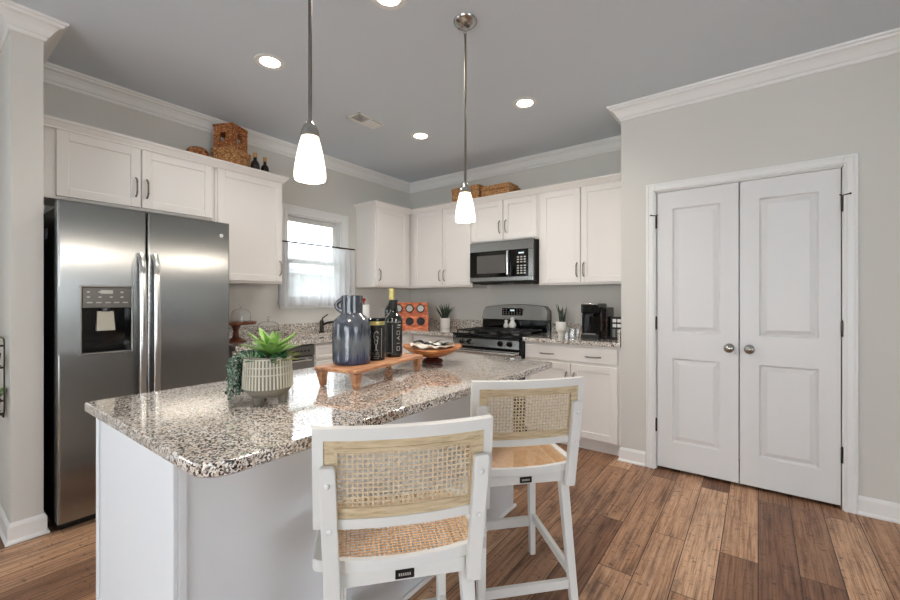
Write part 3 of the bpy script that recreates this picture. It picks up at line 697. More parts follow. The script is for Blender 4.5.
# shakers
for (x, y, h, lab) in ((-2.135, 3.845, 0.085, 'shorter white figurine-shaped shaker on the range'), (-2.055, 3.835, 0.115, 'taller white figurine-shaped shaker on the range')):
    bm = BM(); lathe(bm, [(0, 0), (h*0.26, 0), (h*0.33, h*0.12), (h*0.32, h*0.35), (h*0.2, h*0.56), (h*0.15, h*0.66), (h*0.2, h*0.78), (h*0.18, h*0.92), (h*0.06, h*0.99), (0, h)], (x, y, 0.9525), 20)
    s_ = obj('salt_shaker', bm, M['cwhite'], None, True, 60); tag(s_, lab, 'shaker')
    bm = BM(); hexa(bm, [(x+h*.12, y-h*.05, .9525+h*.8), (x+h*.12, y+h*.05, .9525+h*.8), (x+h*.12, y+h*.05, .9525+h*.86), (x+h*.12, y-h*.05, .9525+h*.86)], [(x+h*.32, y-h*.01, .9525+h*.81), (x+h*.32, y+h*.01, .9525+h*.81), (x+h*.32, y+h*.01, .9525+h*.83), (x+h*.32, y-h*.01, .9525+h*.83)]); obj('beak', bm, M['cwhite'], s_)

# ------------------------------------------------------------------ microwave
mw = thing('microwave', 'stainless over-the-range microwave with black glass door', 'microwave', (-2.07, 3.79, 1.42))
MX0, MX1, MY = -2.425, -1.706, 3.585
bm = BM(); box(bm, MX0, MX1, MY+0.03, 3.995, 1.425, 1.834, 0.003); obj('body', bm, M['dark_side'], mw)
bm = BM(); box(bm, MX0, MX1, MY+0.004, MY+0.03, 1.735, 1.834, 0.004); box(bm, MX0, MX1, MY+0.004, MY+0.03, 1.432, 1.478, 0.004); box(bm, MX1-0.05, MX1, MY+0.004, MY+0.03, 1.478, 1.735); obj('front_frame', bm, M['steel'], mw)
bm = BM(); box(bm, MX0, -1.945, MY+0.003, MY+0.03, 1.479, 1.734, 0.003); md = obj('door', bm, M['gloss_black'], mw)
bm = BM(); box(bm, MX0+0.09, -2.0, MY+0.0015, MY+0.0035, 1.515, 1.695); obj('door_window', bm, M['foilgrey'], md)
bm = BM(); tube(bm, [(-1.962, MY-0.004, 1.485)]+[(-1.962, MY-0.03, 1.50+k*0.044) for k in range(6)]+[(-1.962, MY-0.004, 1.735)], 0.012, 12); obj('handle', bm, M['steel2'], md, True)
bm = BM(); box(bm, -1.925, -1.752, MY+0.001, MY+0.03, 1.479, 1.733, 0.003); cp = obj('control_panel', bm, M['gloss_black'], mw)
bm = BM()
for k in range(3):
    for j in range(7): box(bm, -1.872+k*0.036, -1.850+k*0.036, MY-0.0005, MY+0.0015, 1.500+j*0.024+(0.012 if j > 3 else 0), 1.512+j*0.024+(0.012 if j > 3 else 0))
obj('key_marking', bm, M['silverprint'], cp)
bm = BM(); box(bm, -1.855, -1.800, MY-0.0005, MY+0.0015, 1.695, 1.708); obj('clock', bm, M['lit'], cp)
bm = BM(); box(bm, MX0+0.02, MX1-0.02, 3.62, 3.97, 1.412, 1.4245, 0.002)
for x in (-2.35, -1.95): box(bm, x, x+0.2, 3.66, 3.80, 1.406, 1.412)
obj('vent_filter', bm, M['darkmetal'], mw)

# ------------------------------------------------------------------ island
IZ = 0.882
ISX0, ISX1, ISY0, ISY1 = -1.955, -0.975, 0.400, 2.325
isl = thing('kitchen_island', 'white kitchen island base under the granite top', 'island', (-1.5, 1.32, 0))
bm = BM(); box(bm, -1.845, -1.185, 0.425, 2.225, 0.0, IZ-0.0365, 0.001); obj('body', bm, M['islandw'], isl)
bm = BM(); box(bm, -1.852, -1.235, 0.418, 0.4248, 0.0, IZ-0.0365, 0.001); obj('end_panel', bm, M['islandw'], isl)
bm = BM(); box(bm, -1.852, -1.828, 0.411, 0.4179, 0, IZ-0.0365, 0.002); obj('corner_trim', bm, M['islandw'], isl)
bm = BM(); box(bm, -1.234, -1.178, 0.412, 0.4248, 0, IZ-0.0365, 0.002); box(bm, -1.1849, -1.178, 0.4240, 0.445, 0, IZ-0.0365, 0.002); obj('corner_trim', bm, M['islandw'], isl)
bm = BM(); box(bm, -1.184, -1.168, 0.4451, 2.235, 0.0, 0.02, 0.004); obj('shoe_trim', bm, M['trim'], isl)
# doors on the kitchen side
for k in range(3):
    y0 = 0.44+k*0.595; Fi = Fr((-1.845, 0, 0), (0, 1, 0), (-1, 0, 0)); shaker(Fi, y0, y0+0.585, 0.12, 0.83, 0.0005, isl, handle=(y0+0.05, 0.74, True))
def rounded_slab(bm, x0, x1, y0, y1, z0, z1, radii, seg=10, bev=0.006):
    cs = [((x0, y0), radii[0], PI), ((x1, y0), radii[1], 1.5*PI), ((x1, y1), radii[2], 0), ((x0, y1), radii[3], PI/2)]
    pts = []
    for (cx, cy), r_, a0 in cs:
        mx = cx + (r_ if cx == x0 else -r_); my = cy + (r_ if cy == y0 else -r_)
        for k in range(seg+1): a = a0 + (PI/2)*k/seg; pts.append((mx+r_*math.cos(a), my+r_*math.sin(a), mx, my))
    def ring(z, ins): return [bm.verts.new((x - ins*(1 if x > (x0+x1)/2 else -1)*0 + (mx-x)*ins/max(0.012, math.hypot(mx-x, my-y)), y + (my-y)*ins/max(0.012, math.hypot(mx-x, my-y)), z)) for x, y, mx, my in pts]
    R_ = [ring(z0, bev), ring(z0+bev, 0), ring(z1-bev, 0), ring(z1-bev*0.3, bev*0.3), ring(z1, bev)]
    bm.faces.new(R_[0][::-1]); bm.faces.new(R_[-1])
    for A, B in zip(R_, R_[1:]):
        for i in range(len(pts)): j = (i+1) % len(pts); bm.faces.new((A[i], A[j], B[j], B[i]))
bm = BM(); rounded_slab(bm, ISX0, ISX1, ISY0, ISY1, IZ-0.036, IZ, (0.012, 0.075, 0.014, 0.014)); tag(obj('island_countertop', bm, M['granite'], None, True, 50), 'large speckled granite slab with a rounded corner on the island', 'countertop')

# ------------------------------------------------------------------ counter stools
def make_stool():
    root = thing('counter_stool', 'x', 'stool', (0, 0, 0), 'white cane-back counter stools at the island')
    W, ZT, ZB, C = 0.229, 0.942, 0.684, 0.030
    yb_ = lambda z: -0.235 + 0.032*(0.942-z)/0.257
    cur = lambda x: -C*(1-(x/W)**2)
    def curved(bm, x0, x1, z0, z1, t0, t1, N=14):
        """curved bar; t0..t1 thickness range measured forward from the back curve"""
        R = []
        for k in range(N+1):
            x = x0+(x1-x0)*k/N; R.append([bm.verts.new((x, yb_(z)+cur(x)+t, z)) for t, z in ((t0, z0), (t1, z0), (t1, z1), (t0, z1))])
        for A, B in zip(R, R[1:]):
            for i in range(4): j = (i+1) % 4; bm.faces.new((A[i], A[j], B[j], B[i]))
        bm.faces.new(R[0][::-1]); bm.faces.new(R[-1])
    # outer white back frame
    bm = BM(); curved(bm, -W, W, ZT-0.030, ZT, -0.012, 0.016, 18); curved(bm, -W, W, ZB, ZB+0.026, -0.012, 0.016, 18)
    curved(bm, -W, -W+0.026, ZB+0.026, ZT-0.030, -0.012, 0.016, 3); curved(bm, W-0.026, W, ZB+0.026, ZT-0.030, -0.012, 0.016, 3)
    bmesh.ops.remove_doubles(bm, verts=bm.verts[:], dist=1e-5)
    bf = obj('back_frame', bm, M['chairw'], root)
    mod = bf.modifiers.new('bevel', 'BEVEL'); mod.width = 0.008; mod.segments = 2; mod.limit_method = 'ANGLE'
    # natural rattan inner frame
    bm = BM(); a, b_ = -W+0.026, W-0.026; z0, z1 = ZB+0.026, ZT-0.030
    curved(bm, a, b_, z1-0.020, z1, -0.008, 0.010); curved(bm, a, b_, z0, z0+0.020, -0.008, 0.010)
    curved(bm, a, a+0.026, z0+0.020, z1-0.020, -0.008, 0.010, 3); curved(bm, b_-0.026, b_, z0+0.020, z1-0.020, -0.008, 0.010, 3)
    a2, b2 = a+0.026, b_-0.026
    curved(bm, a2, b2, z1-0.030, z1-0.020, -0.012, 0.0); curved(bm, a2, b2, z0+0.020, z0+0.028, -0.012, 0.0)
    curved(bm, a2, a2+0.008, z0+0.028, z1-0.030, -0.012, 0.0, 2); curved(bm, b2-0.008, b2, z0+0.028, z1-0.030, -0.012, 0.0, 2)
    inf = obj('inner_frame', bm, M['tan'], root); inf['label'] = 'natural wood inner frame'
    # cane of the back
    bm = BM(); P = 0.0125; sw = 0.0044
    x = a2+0.004
    while x < b2: curved(bm, x, x+sw, z0+0.02, z1-0.02, -0.0020, -0.0005, 1); x += P
    z = z0+0.024
    while z < z1-0.022:
        R = []; curved(bm, a2, b2, z, z+sw, -0.0008, 0.0007, 14); z += P
    # diagonals, thin
    L = b2-a2; Hh = z1-z0-0.04; q = -Hh
    while q < L:
        for s_ in (1, -1):
            pts = []
            for k in range(7):
                zz = z0+0.02+Hh*k/6; xx = q+Hh*k/6
                if s_ < 0: xx = L-xx
                if 0 <= xx <= L: pts.append((a2+xx, yb_(zz)+cur(a2+xx)-0.0025, zz))
            if len(pts) > 1:
                for p0, p1 in zip(pts, pts[1:]): beam(bm, p0, p1, 0.0009, 0.0008, (0, 1, 0))
        q += P*2
    cp_ = obj('back_cane', bm, M['cane'], root); cp_['label'] = 'open woven cane back panel'
    for p in ((-0.10, 0), (0.0, 0), (0.13, 0)):
        pass
    # posts holding the back
    for s_ in (-1, 1):
        bm = BM(); x = s_*0.194; w_ = 0.040; t_ = 0.022
        yo = cur(0.194)-0.012
        N = 6; prof = []
        zt, zb = 0.853, 0.500
        pts = [(-w_/2, zb), (w_/2, zb), (w_/2, zt-0.012)] + [(w_/2-0.012+0.012*math.cos(a_), zt-0.012+0.012*math.sin(a_)) for a_ in (0.4, 0.8, 1.2)] + [(-w_/2+0.012-0.012*math.cos(a_), zt-0.012+0.012*math.sin(a_)) for a_ in (1.2, 0.8, 0.4)] + [(-w_/2, zt-0.012)]
        dx = lambda z: s_*(-0.012)*(zt-z)/(zt-zb)
        A = [bm.verts.new((x+px+dx(z), yb_(z)+yo-t_-0.001, z)) for px, z in pts]; B = [bm.verts.new((x+px+dx(z), yb_(z)+yo-0.001, z)) for px, z in pts]
        bm.faces.new(A); bm.faces.new(B[::-1])
        for i in range(len(pts)): j = (i+1) % len(pts); bm.faces.new((A[i], B[i], B[j], A[j]))
        po = obj('back_post', bm, M['chairw'], root)
        mod = po.modifiers.new('bevel', 'BEVEL'); mod.width = 0.003; mod.segments = 2; mod.limit_method = 'ANGLE'
        for z in (0.808, 0.690):
            bm = BM(); ball(bm, (x+dx(z), yb_(z)+yo-t_-0.002, z), 0.0075, 2, (1, 0.6, 1)); obj('bolt_cap', bm, M['chairw'], po, True)
    # seat: frame with curved rear rail, cane inset
    SZ = 0.585; sh = 0.028
    def seat_pts(ins):
        hw, yr, yf, rr_, rf = 0.236-ins, -0.186+ins*0.7, 0.172-ins, max(0.006, 0.030-ins), max(0.02, 0.085-ins)
        o = []
        for k in range(7): a_ = PI+PI/2*k/6; o.append((-hw+rr_+rr_*math.cos(a_), yr+rr_+rr_*math.sin(a_)))
        for k in range(1, 10): t = -1+2*k/10; o.append((t*(hw-rr_), yr-0.032*(1-t*t)))
        for k in range(7): a_ = 1.5*PI+PI/2*k/6; o.append((hw-rr_+rr_*math.cos(a_), yr+rr_+rr_*math.sin(a_)))
        for k in range(9): a_ = PI/2*k/8; o.append((hw-rf+rf*math.cos(a_), yf-rf+rf*math.sin(a_)))
        for k in range(9): a_ = PI/2+PI/2*k/8; o.append((-hw+rf+rf*math.cos(a_), yf-rf+rf*math.sin(a_)))
        return o
    bm = BM(); o_ = seat_pts(0); i_ = seat_pts(0.030)
    R = [[bm.verts.new((x, y, z)) for x, y in pp] for pp, z in ((o_, SZ-sh), (o_, SZ-0.004), (seat_pts(0.004), SZ), (seat_pts(0.027), SZ), (i_, SZ-0.004), (i_, SZ-sh))]
    for A, B in zip(R, R[1:]+R[:1]):
        for i in range(len(A)): j = (i+1) % len(A); bm.faces.new((A[i], A[j], B[j], B[i]))
    obj('seat_frame', bm, M['chairw'], root, True, 40)
    bm = BM()
    x = -0.204
    while x < 0.204:
        y0_ = -0.163-0.030*max(0, 1-(x/0.205)**2); ax_ = max(0, abs(x)-0.150)
        box(bm, x, x+0.0040, y0_, 0.145-(0.058-math.sqrt(max(0, 0.058**2-ax_**2))), SZ-0.0070, SZ-0.0055); x += 0.0125
    y = -0.190
    while y < 0.142:
        hw = 0.150+math.sqrt(max(0, 0.056**2-max(0, y-0.087)**2)) if y > -0.163 else 0.205*math.sqrt(max(0.02, 1-(-0.163-y)/0.030))
        box(bm, -hw, hw, y, y+0.0040, SZ-0.0058, SZ-0.0042); y += 0.0125
    sc_ = obj('seat_cane', bm, M['canes'], root); sc_['label'] = 'woven cane seat panel'
    # apron
    bm = BM(); az0, az1 = SZ-sh-0.042, SZ-sh-0.0005
    box(bm, -0.165, 0.165, -0.200, -0.182, az0, az1, 0.002); box(bm, -0.165, 0.165, 0.150, 0.168, az0, az1, 0.002)
    hexa(bm, [(-0.172, -0.17, az0), (-0.154, -0.17, az0), (-0.166, 0.15, az0), (-0.184, 0.15, az0)], [(-0.172, -0.17, az1), (-0.154, -0.17, az1), (-0.166, 0.15, az1), (-0.184, 0.15, az1)])
    hexa(bm, [(0.154, -0.17, az0), (0.172, -0.17, az0), (0.184, 0.15, az0), (0.166, 0.15, az0)], [(0.154, -0.17, az1), (0.172, -0.17, az1), (0.184, 0.15, az1), (0.166, 0.15, az1)])
    obj('apron', bm, M['chairw'], root)
    bm = BM(); box(bm, -0.025, 0.025, -0.2025, -0.2003, az0+0.006, az0+0.030, 0.0006); pl = obj('label_plate', bm, M['black'], root); pl['label'] = 'small dark metal plate'
    bm = BM()
    for k in range(6): box(bm, -0.016+k*0.0056, -0.0125+k*0.0056, -0.2032, -0.2022, az0+0.014, az0+0.021)
    obj('lettering', bm, M['silverprint'], pl)
    # legs
    LG = {}
    for s_ in (-1, 1):
        bm = BM(); beam(bm, (s_*0.165, 0.150, SZ-sh-0.001), (s_*0.174, 0.158, 0.0), 0.036, 0.036, (0, 1, 0), 0.028, 0.028); l_ = obj('leg', bm, M['chairw'], root)
        mod = l_.modifiers.new('bevel', 'BEVEL'); mod.width = 0.005; mod.segments = 2
        bm = BM(); beam(bm, (s_*0.172, -0.165, SZ-sh-0.001), (s_*0.195, -0.232, 0.0), 0.040, 0.032, (0, 1, 0), 0.032, 0.028); l_ = obj('leg', bm, M['chairw'], root)
        mod = l_.modifiers.new('bevel', 'BEVEL'); mod.width = 0.005; mod.segments = 2
    bm = BM(); beam(bm, (-0.160, 0.157, 0.165), (0.160, 0.157, 0.165), 0.020, 0.042); obj('stretcher', bm, M['chairw'], root)
    for s_ in (-1, 1):
        bm = BM(); beam(bm, (s_*0.172, 0.143, 0.195), (s_*0.187, -0.206, 0.150), 0.018, 0.034); obj('stretcher', bm, M['chairw'], root)
    bm = BM(); beam(bm, (-0.172, -0.217, 0.110), (0.172, -0.217, 0.110), 0.018, 0.034); obj('stretcher', bm, M['chairw'], root)
    return root
st = make_stool(); st['label'] = 'white cane-back stool nearest the island\'s rounded corner'
st.location = (-0.897, 0.926, 0.0005); st.rotation_euler = (0, 0, 0.867)
st2 = dup(st, (-0.892, 1.633, 0.0005), 0.835, 'white cane-back stool farther along the island, partly hidden by nearer stool')

# ------------------------------------------------------------------ ceiling fixtures
cl = thing('recessed_light', 'x', 'ceiling light', (0, 0, H), 'round recessed ceiling lights')
bm = BM(); lathe(bm, [(0.060, -0.003), (0.088, -0.004), (0.092, -0.0005), (0.060, -0.0005)], (0, 0, H), 40, False)
bmesh.ops.remove_doubles(bm, verts=bm.verts[:], dist=1e-6); obj('trim_ring', bm, M['trim'], cl, True)
bm = BM(); lathe(bm, [(0, -0.0022), (0.0595, -0.0022), (0.0595, -0.0008), (0, -0.0008)], (0, 0, H), 40); obj('lens', bm, M['lens'], cl, True)
spots = [((-2.449, 1.391), 'recessed ceiling light above the fridge side, left of the pendants'), ((-2.46, 2.842), 'recessed ceiling light between air vent and room corner'), ((-1.415, 2.84), 'recessed ceiling light right of the far pendant canopy'), ((-1.455, 1.44), 'recessed ceiling light at the top edge between pendants')]
for k, ((x, y), lb) in enumerate(spots):
    if k == 0: cl.location = (x, y, H); cl['label'] = lb
    else: dup(cl, (x, y, H), None, lb)
for k, ((x, y), lb) in enumerate(spots):
    ld = bpy.data.lights.new('downlight_beam', 'SPOT'); ld.energy = 32; ld.spot_size = math.radians(150); ld.spot_blend = 0.9; ld.shadow_soft_size = 0.06; ld.color = (1.0, 0.95, 0.90)
    lo = bpy.data.objects.new('downlight_beam', ld); COL.objects.link(lo); lo.location = (x, y, H-0.02)
# vent
v = thing('ceiling_vent', 'white rectangular air vent in the ceiling', 'vent', (-2.60, 2.33, H))
bm = BM(); fr_ = 0.018; vx0, vx1, vy0, vy1 = -2.69, -2.535, 2.185, 2.475
for a in ((vx0, vx1, vy0, vy0+fr_), (vx0, vx1, vy1-fr_, vy1), (vx0, vx0+fr_, vy0, vy1), (vx1-fr_, vx1, vy0, vy1)): box(bm, *a, H-0.006, H-0.0005)
box(bm, vx0, vx1, 2.325, 2.335, H-0.006, H-0.0005)
obj('frame', bm, M['trim'], v)
bm = BM(); box(bm, vx0+fr_, vx1-fr_, vy0+fr_, vy1-fr_, H-0.0015, H-0.0008); obj('backing', bm, M['black'], v)
bm = BM()
for k in range(9):
    x = vx0+0.022+k*0.0125
    hexa(bm, [(x, vy0+fr_, H-0.002), (x+0.002, vy0+fr_, H-0.002), (x+0.002, 2.325, H-0.002), (x, 2.325, H-0.002)], [(x+0.012, vy0+fr_, H-0.005), (x+0.014, vy0+fr_, H-0.005), (x+0.014, 2.325, H-0.005), (x+0.012, 2.325, H-0.005)][::1])
    hexa(bm, [(x, 2.335, H-0.002), (x+0.002, 2.335, H-0.002), (x+0.002, vy1-fr_, H-0.002), (x, vy1-fr_, H-0.002)], [(x-0.006, 2.335, H-0.009), (x-0.004, 2.335, H-0.009), (x-0.004, vy1-fr_, H-0.009), (x-0.006, vy1-fr_, H-0.009)])
obj('slat', bm, M['trim'], v)
# pendants
pe = thing('pendant_light', 'x', 'pendant light', (0, 0, H), 'glass pendant lights over the island')
bm = BM(); lathe(bm, [(0, -0.030), (0.018, -0.030), (0.045, -0.024), (0.060, -0.012), (0.064, -0.0005), (0, -0.0005)], (0, 0, H), 36); 
for a in (0, PI): ball(bm, (0.042*math.cos(a), 0.042*math.sin(a), H-0.026), 0.005, 1)
obj('canopy', bm, M['chrome'], pe, True)
bm = BM()
for z in (H-0.040, H-0.062):
    tube(bm, [(0.008*math.cos(t_), 0, z+0.014*math.sin(t_)) for t_ in [2*PI*k/12 for k in range(13)]], 0.0022, 6)
obj('chain_link', bm, M['chrome'], pe, True)
bm = BM(); tube(bm, [(0, 0, H-0.07), (0, 0, 1.869)], 0.0066, 12); obj('rod', bm, M['pull'], pe, True)
bm = BM(); lathe(bm, [(0, 1.876), (0.009, 1.876), (0.013, 1.869), (0.022, 1.859), (0.030, 1.840), (0.033, 1.822), (0.031, 1.820), (0, 1.820)], (0, 0, 0), 28); obj('shade_cap', bm, M['chrome'], pe, True)
bm = BM(); lathe(bm, [(0.028, 1.822), (0.034, 1.804), (0.043, 1.764), (0.050, 1.724), (0.0535, 1.694), (0.0535, 1.678), (0.050, 1.671), (0.047, 1.674), (0.050, 1.694), (0.046, 1.726), (0.039, 1.766), (0.030, 1.804), (0.024, 1.822)], (0, 0, 0), 36, False); obj('lamp_shade', bm, M['shade'], pe, True, 60)
pe.location = (-1.254, 0.86, H); pe['label'] = 'white glass pendant above the potted plant end of the island'
dup(pe, (-1.254, 1.812, H), None, 'white glass pendant in front of the microwave cabinets')
for y in (0.86, 1.812):
    ld = bpy.data.lights.new('pendant_bulb', 'POINT'); ld.energy = 9; ld.shadow_soft_size = 0.03; ld.color = (1.0, 0.90, 0.78)
    lo = bpy.data.objects.new('pendant_bulb', ld); COL.objects.link(lo); lo.location = (-1.254, y, 1.64)

# ------------------------------------------------------------------ curtain
cu = thing('cafe_curtain', 'sheer white cafe curtain over lower half of window', 'curtain', (-3.575, 2.58, 1.19))
cy0, cy1 = 2.11, 3.015
bm = BM(); tube(bm, [(-3.575, cy0, 1.80), (-3.575, cy1, 1.80)], 0.008, 10)
for y in (cy0+0.01, cy1-0.01): tube(bm, [(-3.632, y, 1.80), (-3.575, y, 1.80)], 0.005, 8); ball(bm, (-3.575, y, 1.80), 0.010, 1)
obj('curtain_rod', bm, M['darkmetal'], cu, True)
bm = BM(); N = 240; rows = 12; Z = [1.79, 1.765] + [1.765-(1.765-1.185)*k/rows for k in range(1, rows+1)]
random.seed(3); ph = [random.uniform(0, 6.28) for _ in range(6)]
grid = []
for i in range(N+1):
    t = i/N; col_ = []
    for z in Z:
        dn = (1.79-z)/0.6; a = 0.004+0.014*min(1, dn*3)
        x = -3.575 + a*math.sin(t*2*PI*13+ph[0]+0.9*math.sin(t*11)+dn*0.8) + 0.016*dn*math.sin(t*2*PI*5+ph[1]+dn) + 0.002*math.sin(t*2*PI*37)
        y = cy0+0.012+(cy1-cy0-0.024)*t + 0.010*dn*math.sin(t*2*PI*8+ph[2])
        col_.append(bm.verts.new((x, y, z)))
    grid.append(col_)
for A, B in zip(grid, grid[1:]):
    for j in range(len(Z)-1): bm.faces.new((A[j], A[j+1], B[j+1], B[j]))
obj('sheer_panel', bm, M['curtain'], cu, True, 180)
# hem of the curtain
bm = BM()
pts = [c_[-1].co.copy() if False else None for c_ in []]
bm.free()

# outlets
for i, (fr, u, z, lb) in enumerate(((FL, 3.515, 1.09, 'white wall outlet left of the orange jar rack'),)):
    e = thing('wall_outlet', lb, 'outlet', fr.p(u, 0.003, z))
    bm = BM(); fr.box(bm, u-0.036, u+0.036, 0.001, 0.007, z-0.058, z+0.058, 0.002); obj('cover_plate', bm, M['white_plastic'], e)
    for dz in (-0.02, 0.02):
        bm = BM(); fr.box(bm, u-0.015, u+0.015, 0.0068, 0.009, z+dz-0.014, z+dz+0.014, 0.001); obj('socket', bm, M['white_plastic'], e)

# ------------------------------------------------------------------ plants
def leaf(bm, base, az, el, L, w_, droop=0.3, fold=0.25, N=8, tip=1.0):
    """a solid thin blade"""
    d = Vector((math.cos(az), math.sin(az), 0)); s = Vector((-math.sin(az), math.cos(az), 0)); p = Vector(base); e = el
    rows = []
    for k in range(N+1):
        t = k/N; ww = w_*0.5*(math.sin(PI*min(1, t*0.92+0.10))**0.8)*(1 if t < 0.98 else 0.05)
        up = Vector((-math.sin(e)*d.x, -math.sin(e)*d.y, math.cos(e)))
        th = 0.0012
        rows.append([bm.verts.new(q) for q in (p-s*ww+up*ww*fold, p-up*th*0, p+s*ww+up*ww*fold, p+s*ww+up*(ww*fold-th), p-up*th*2, p-s*ww+up*(ww*fold-th))])
        p = p + (d*math.cos(e)+Vector((0, 0, 1))*math.sin(e))*(L/N); e -= droop/N
    for A, B in zip(rows, rows[1:]):
        for i in range(6): j = (i+1) % 6; bm.faces.new((A[i], A[j], B[j], B[i]))
    bm.faces.new(rows[0]); bm.faces.new(rows[-1][::-1])
PX, PY = -1.432, 0.806
pl = thing('potted_plant', 'mixed succulents trailing from footed ribbed pot on island', 'plant', (PX, PY, IZ))
PR = [(0.0, 0.022), (0.052, 0.022), (0.074, 0.030), (0.090, 0.044), (0.097, 0.058), (0.0955, 0.10), (0.092, 0.150), (0.0925, 0.166), (0.088, 0.168), (0.086, 0.160), (0.085, 0.145), (0.0, 0.145)]
bm = BM(); lathe(bm, [(r_*0.86, h_) for r_, h_ in PR], (PX, PY, IZ), 64, False); pot_ = obj('pot', bm, M['pot'], pl, True, 50); pot_['label'] = 'cream ribbed pot'
bm = BM()
for k in range(44):
    a = 2*PI*k/44; c_, s_ = math.cos(a), math.sin(a)
    for z0, z1 in ((0.056, 0.080), (0.080, 0.106), (0.106, 0.132), (0.132, 0.158)):
        q0, q1 = 0.0846-0.052*(z0-0.056), 0.0846-0.052*(z1-0.056)
        beam(bm, (PX+c_*q0, PY+s_*q0, IZ+z0), (PX+c_*q1, PY+s_*q1, IZ+z1), 0.0058, 0.004, (c_, s_, 0))
for z in (0.106, 0.132, 0.160): rq = 0.0846-0.052*(z-0.056)+0.0012; lathe(bm, [(rq-0.005, z-0.0022), (rq, z-0.0022), (rq, z+0.0022), (rq-0.005, z+0.0022)], (PX, PY, IZ), 64, False)
obj('ribs', bm, M['potline'], pot_)
for k in range(3):
    a = 2*PI*k/3 + math.radians(-68); x, y = PX+0.050*math.cos(a), PY+0.050*math.sin(a)
    bm = BM(); lathe(bm, [(0, 0.0003), (0.013, 0.0003), (0.016, 0.004), (0.020, 0.030), (0.0, 0.034)], (x, y, IZ), 20); obj('foot', bm, M['pot'], pot_, True)
bm = BM(); lathe(bm, [(0, 0.146), (0.072, 0.146), (0.072, 0.152), (0, 0.158)], (PX, PY, IZ), 40); obj('soil', bm, M['soil'], pl, True)
random.seed(11)
bm = BM()
for ring, (n_, el, L, ww) in enumerate(((5, 1.30, 0.105, 0.032), (7, 0.98, 0.125, 0.040), (8, 0.62, 0.115, 0.038))):
    for k in range(n_): leaf(bm, (PX+0.004, PY+0.012, IZ+0.158), 2*PI*k/n_+ring*0.5, el+random.uniform(-.1, .1), L*random.uniform(.9, 1.1), ww, 0.35, 0.3)
obj('rosette', bm, M['leaf'], pl, True, 60)
bm = BM()
for k in range(26): a = random.uniform(0, 2*PI); rr = random.uniform(0.03, 0.07); leaf(bm, (PX+rr*math.cos(a), PY+rr*math.sin(a), IZ+0.150), a+random.uniform(-.8, .8), random.uniform(0.2, 1.2), random.uniform(.035, .06), 0.026, 0.5, 0.2, 6)
obj('low_leaves', bm, M['leafdark'], pl, True, 60)
bm = BM()
for k in range(14):
    a = random.uniform(-0.3, 1.6)-0.2; leaf(bm, (PX+0.055*math.cos(a), PY+0.055*math.sin(a), IZ+0.152), a+random.uniform(-.5, .5), random.uniform(0.1, 0.8), random.uniform(.04, .065), 0.020, 0.3, 0.2, 6)
obj('olive_leaves', bm, M['leafolive'], pl, True, 60)
bm = BM()
for k in range(20):
    a = random.uniform(0, 2*PI); leaf(bm, (PX-0.010+0.010*math.cos(a), PY-0.055+0.010*math.sin(a), IZ+0.150), a, random.uniform(0.7, 1.4), random.uniform(.035, .055), 0.004, 0.4, 0.0, 5)
obj('spiky_leaves', bm, M['leafpale'], pl, True, 60)
# trailing strands over the left rim (towards -right direction of the camera)
bm = BM(); ad = math.radians(216.8)
for k in range(20):
    a = ad + random.uniform(-0.85, 0.75); Ls = random.uniform(0.12, 0.24)
    x0, y0 = PX+0.070*math.cos(a), PY+0.070*math.sin(a); pts = [(x0, y0, IZ+0.155)]
    o_ = random.uniform(0.088, 0.128); pts.append((PX+0.088*math.cos(a), PY+0.088*math.sin(a), IZ+0.178)); pts.append((PX+o_*math.cos(a), PY+o_*math.sin(a), IZ+0.165))
    z = IZ+0.165
    n_ = int(Ls/0.02)
    for j in range(n_):
        z -= 0.02; 
        if z < IZ+0.012: break
        pts.append((PX+(o_+random.uniform(-.003, .004)+0.004*j/n_)*math.cos(a), PY+(o_+random.uniform(-.003, .004)+0.004*j/n_)*math.sin(a), z))
    tube(bm, pts, 0.0010, 5)
    for p0, p1 in zip(pts, pts[1:]):
        for q in range(3):
            t = q/3; c_ = Vector(p0).lerp(Vector(p1), t) + Vector((random.uniform(-.007, .007), random.uniform(-.007, .007), random.uniform(-.004, .004)))
            if c_.z < IZ+0.006: continue
            ball(bm, c_, random.uniform(0.0030, 0.0046), 1, (1, 1, 1.4))
tr = obj('trailing_strands', bm, M['trail'], pl, True, 60)

# riser board
RA = math.radians(11.0)
def rr(x, y):  # riser local -> world : local y along the long axis
    return (-1.462 + x*math.cos(RA) - y*math.sin(RA), 1.365 + x*math.sin(RA) + y*math.cos(RA))
RZ = IZ+0.083
def rbeam_box(bm, x0, x1, y0, y1, z0, z1):
    q = lambda z: [(*rr(x0, y0), z), (*rr(x1, y0), z), (*rr(x1, y1), z), (*rr(x0, y1), z)]
    hexa(bm, q(z0), q(z1))
ri = thing('serving_riser', 'low wooden riser board on legs in the island middle', 'riser', (-1.452, 1.365, IZ))
bm = BM(); rbeam_box(bm, -0.118, 0.112, -0.285, 0.255, RZ-0.016, RZ); bd = obj('board', bm, M['acacia'], ri)
mod = bd.modifiers.new('bevel', 'BEVEL'); mod.width = 0.004; mod.segments = 2
for sx in (-1, 1):
    for sy in (-1, 1):
        bm = BM(); a = rr(sx*0.092, sy*0.250-0.014); b_ = rr(sx*0.088, sy*0.246-0.014)
        beam(bm, (*a, RZ-0.0162), (*b_, IZ+0.0022), 0.036, 0.036, (0, 1, 0), 0.020, 0.020); obj('leg', bm, M['acacia'], ri)
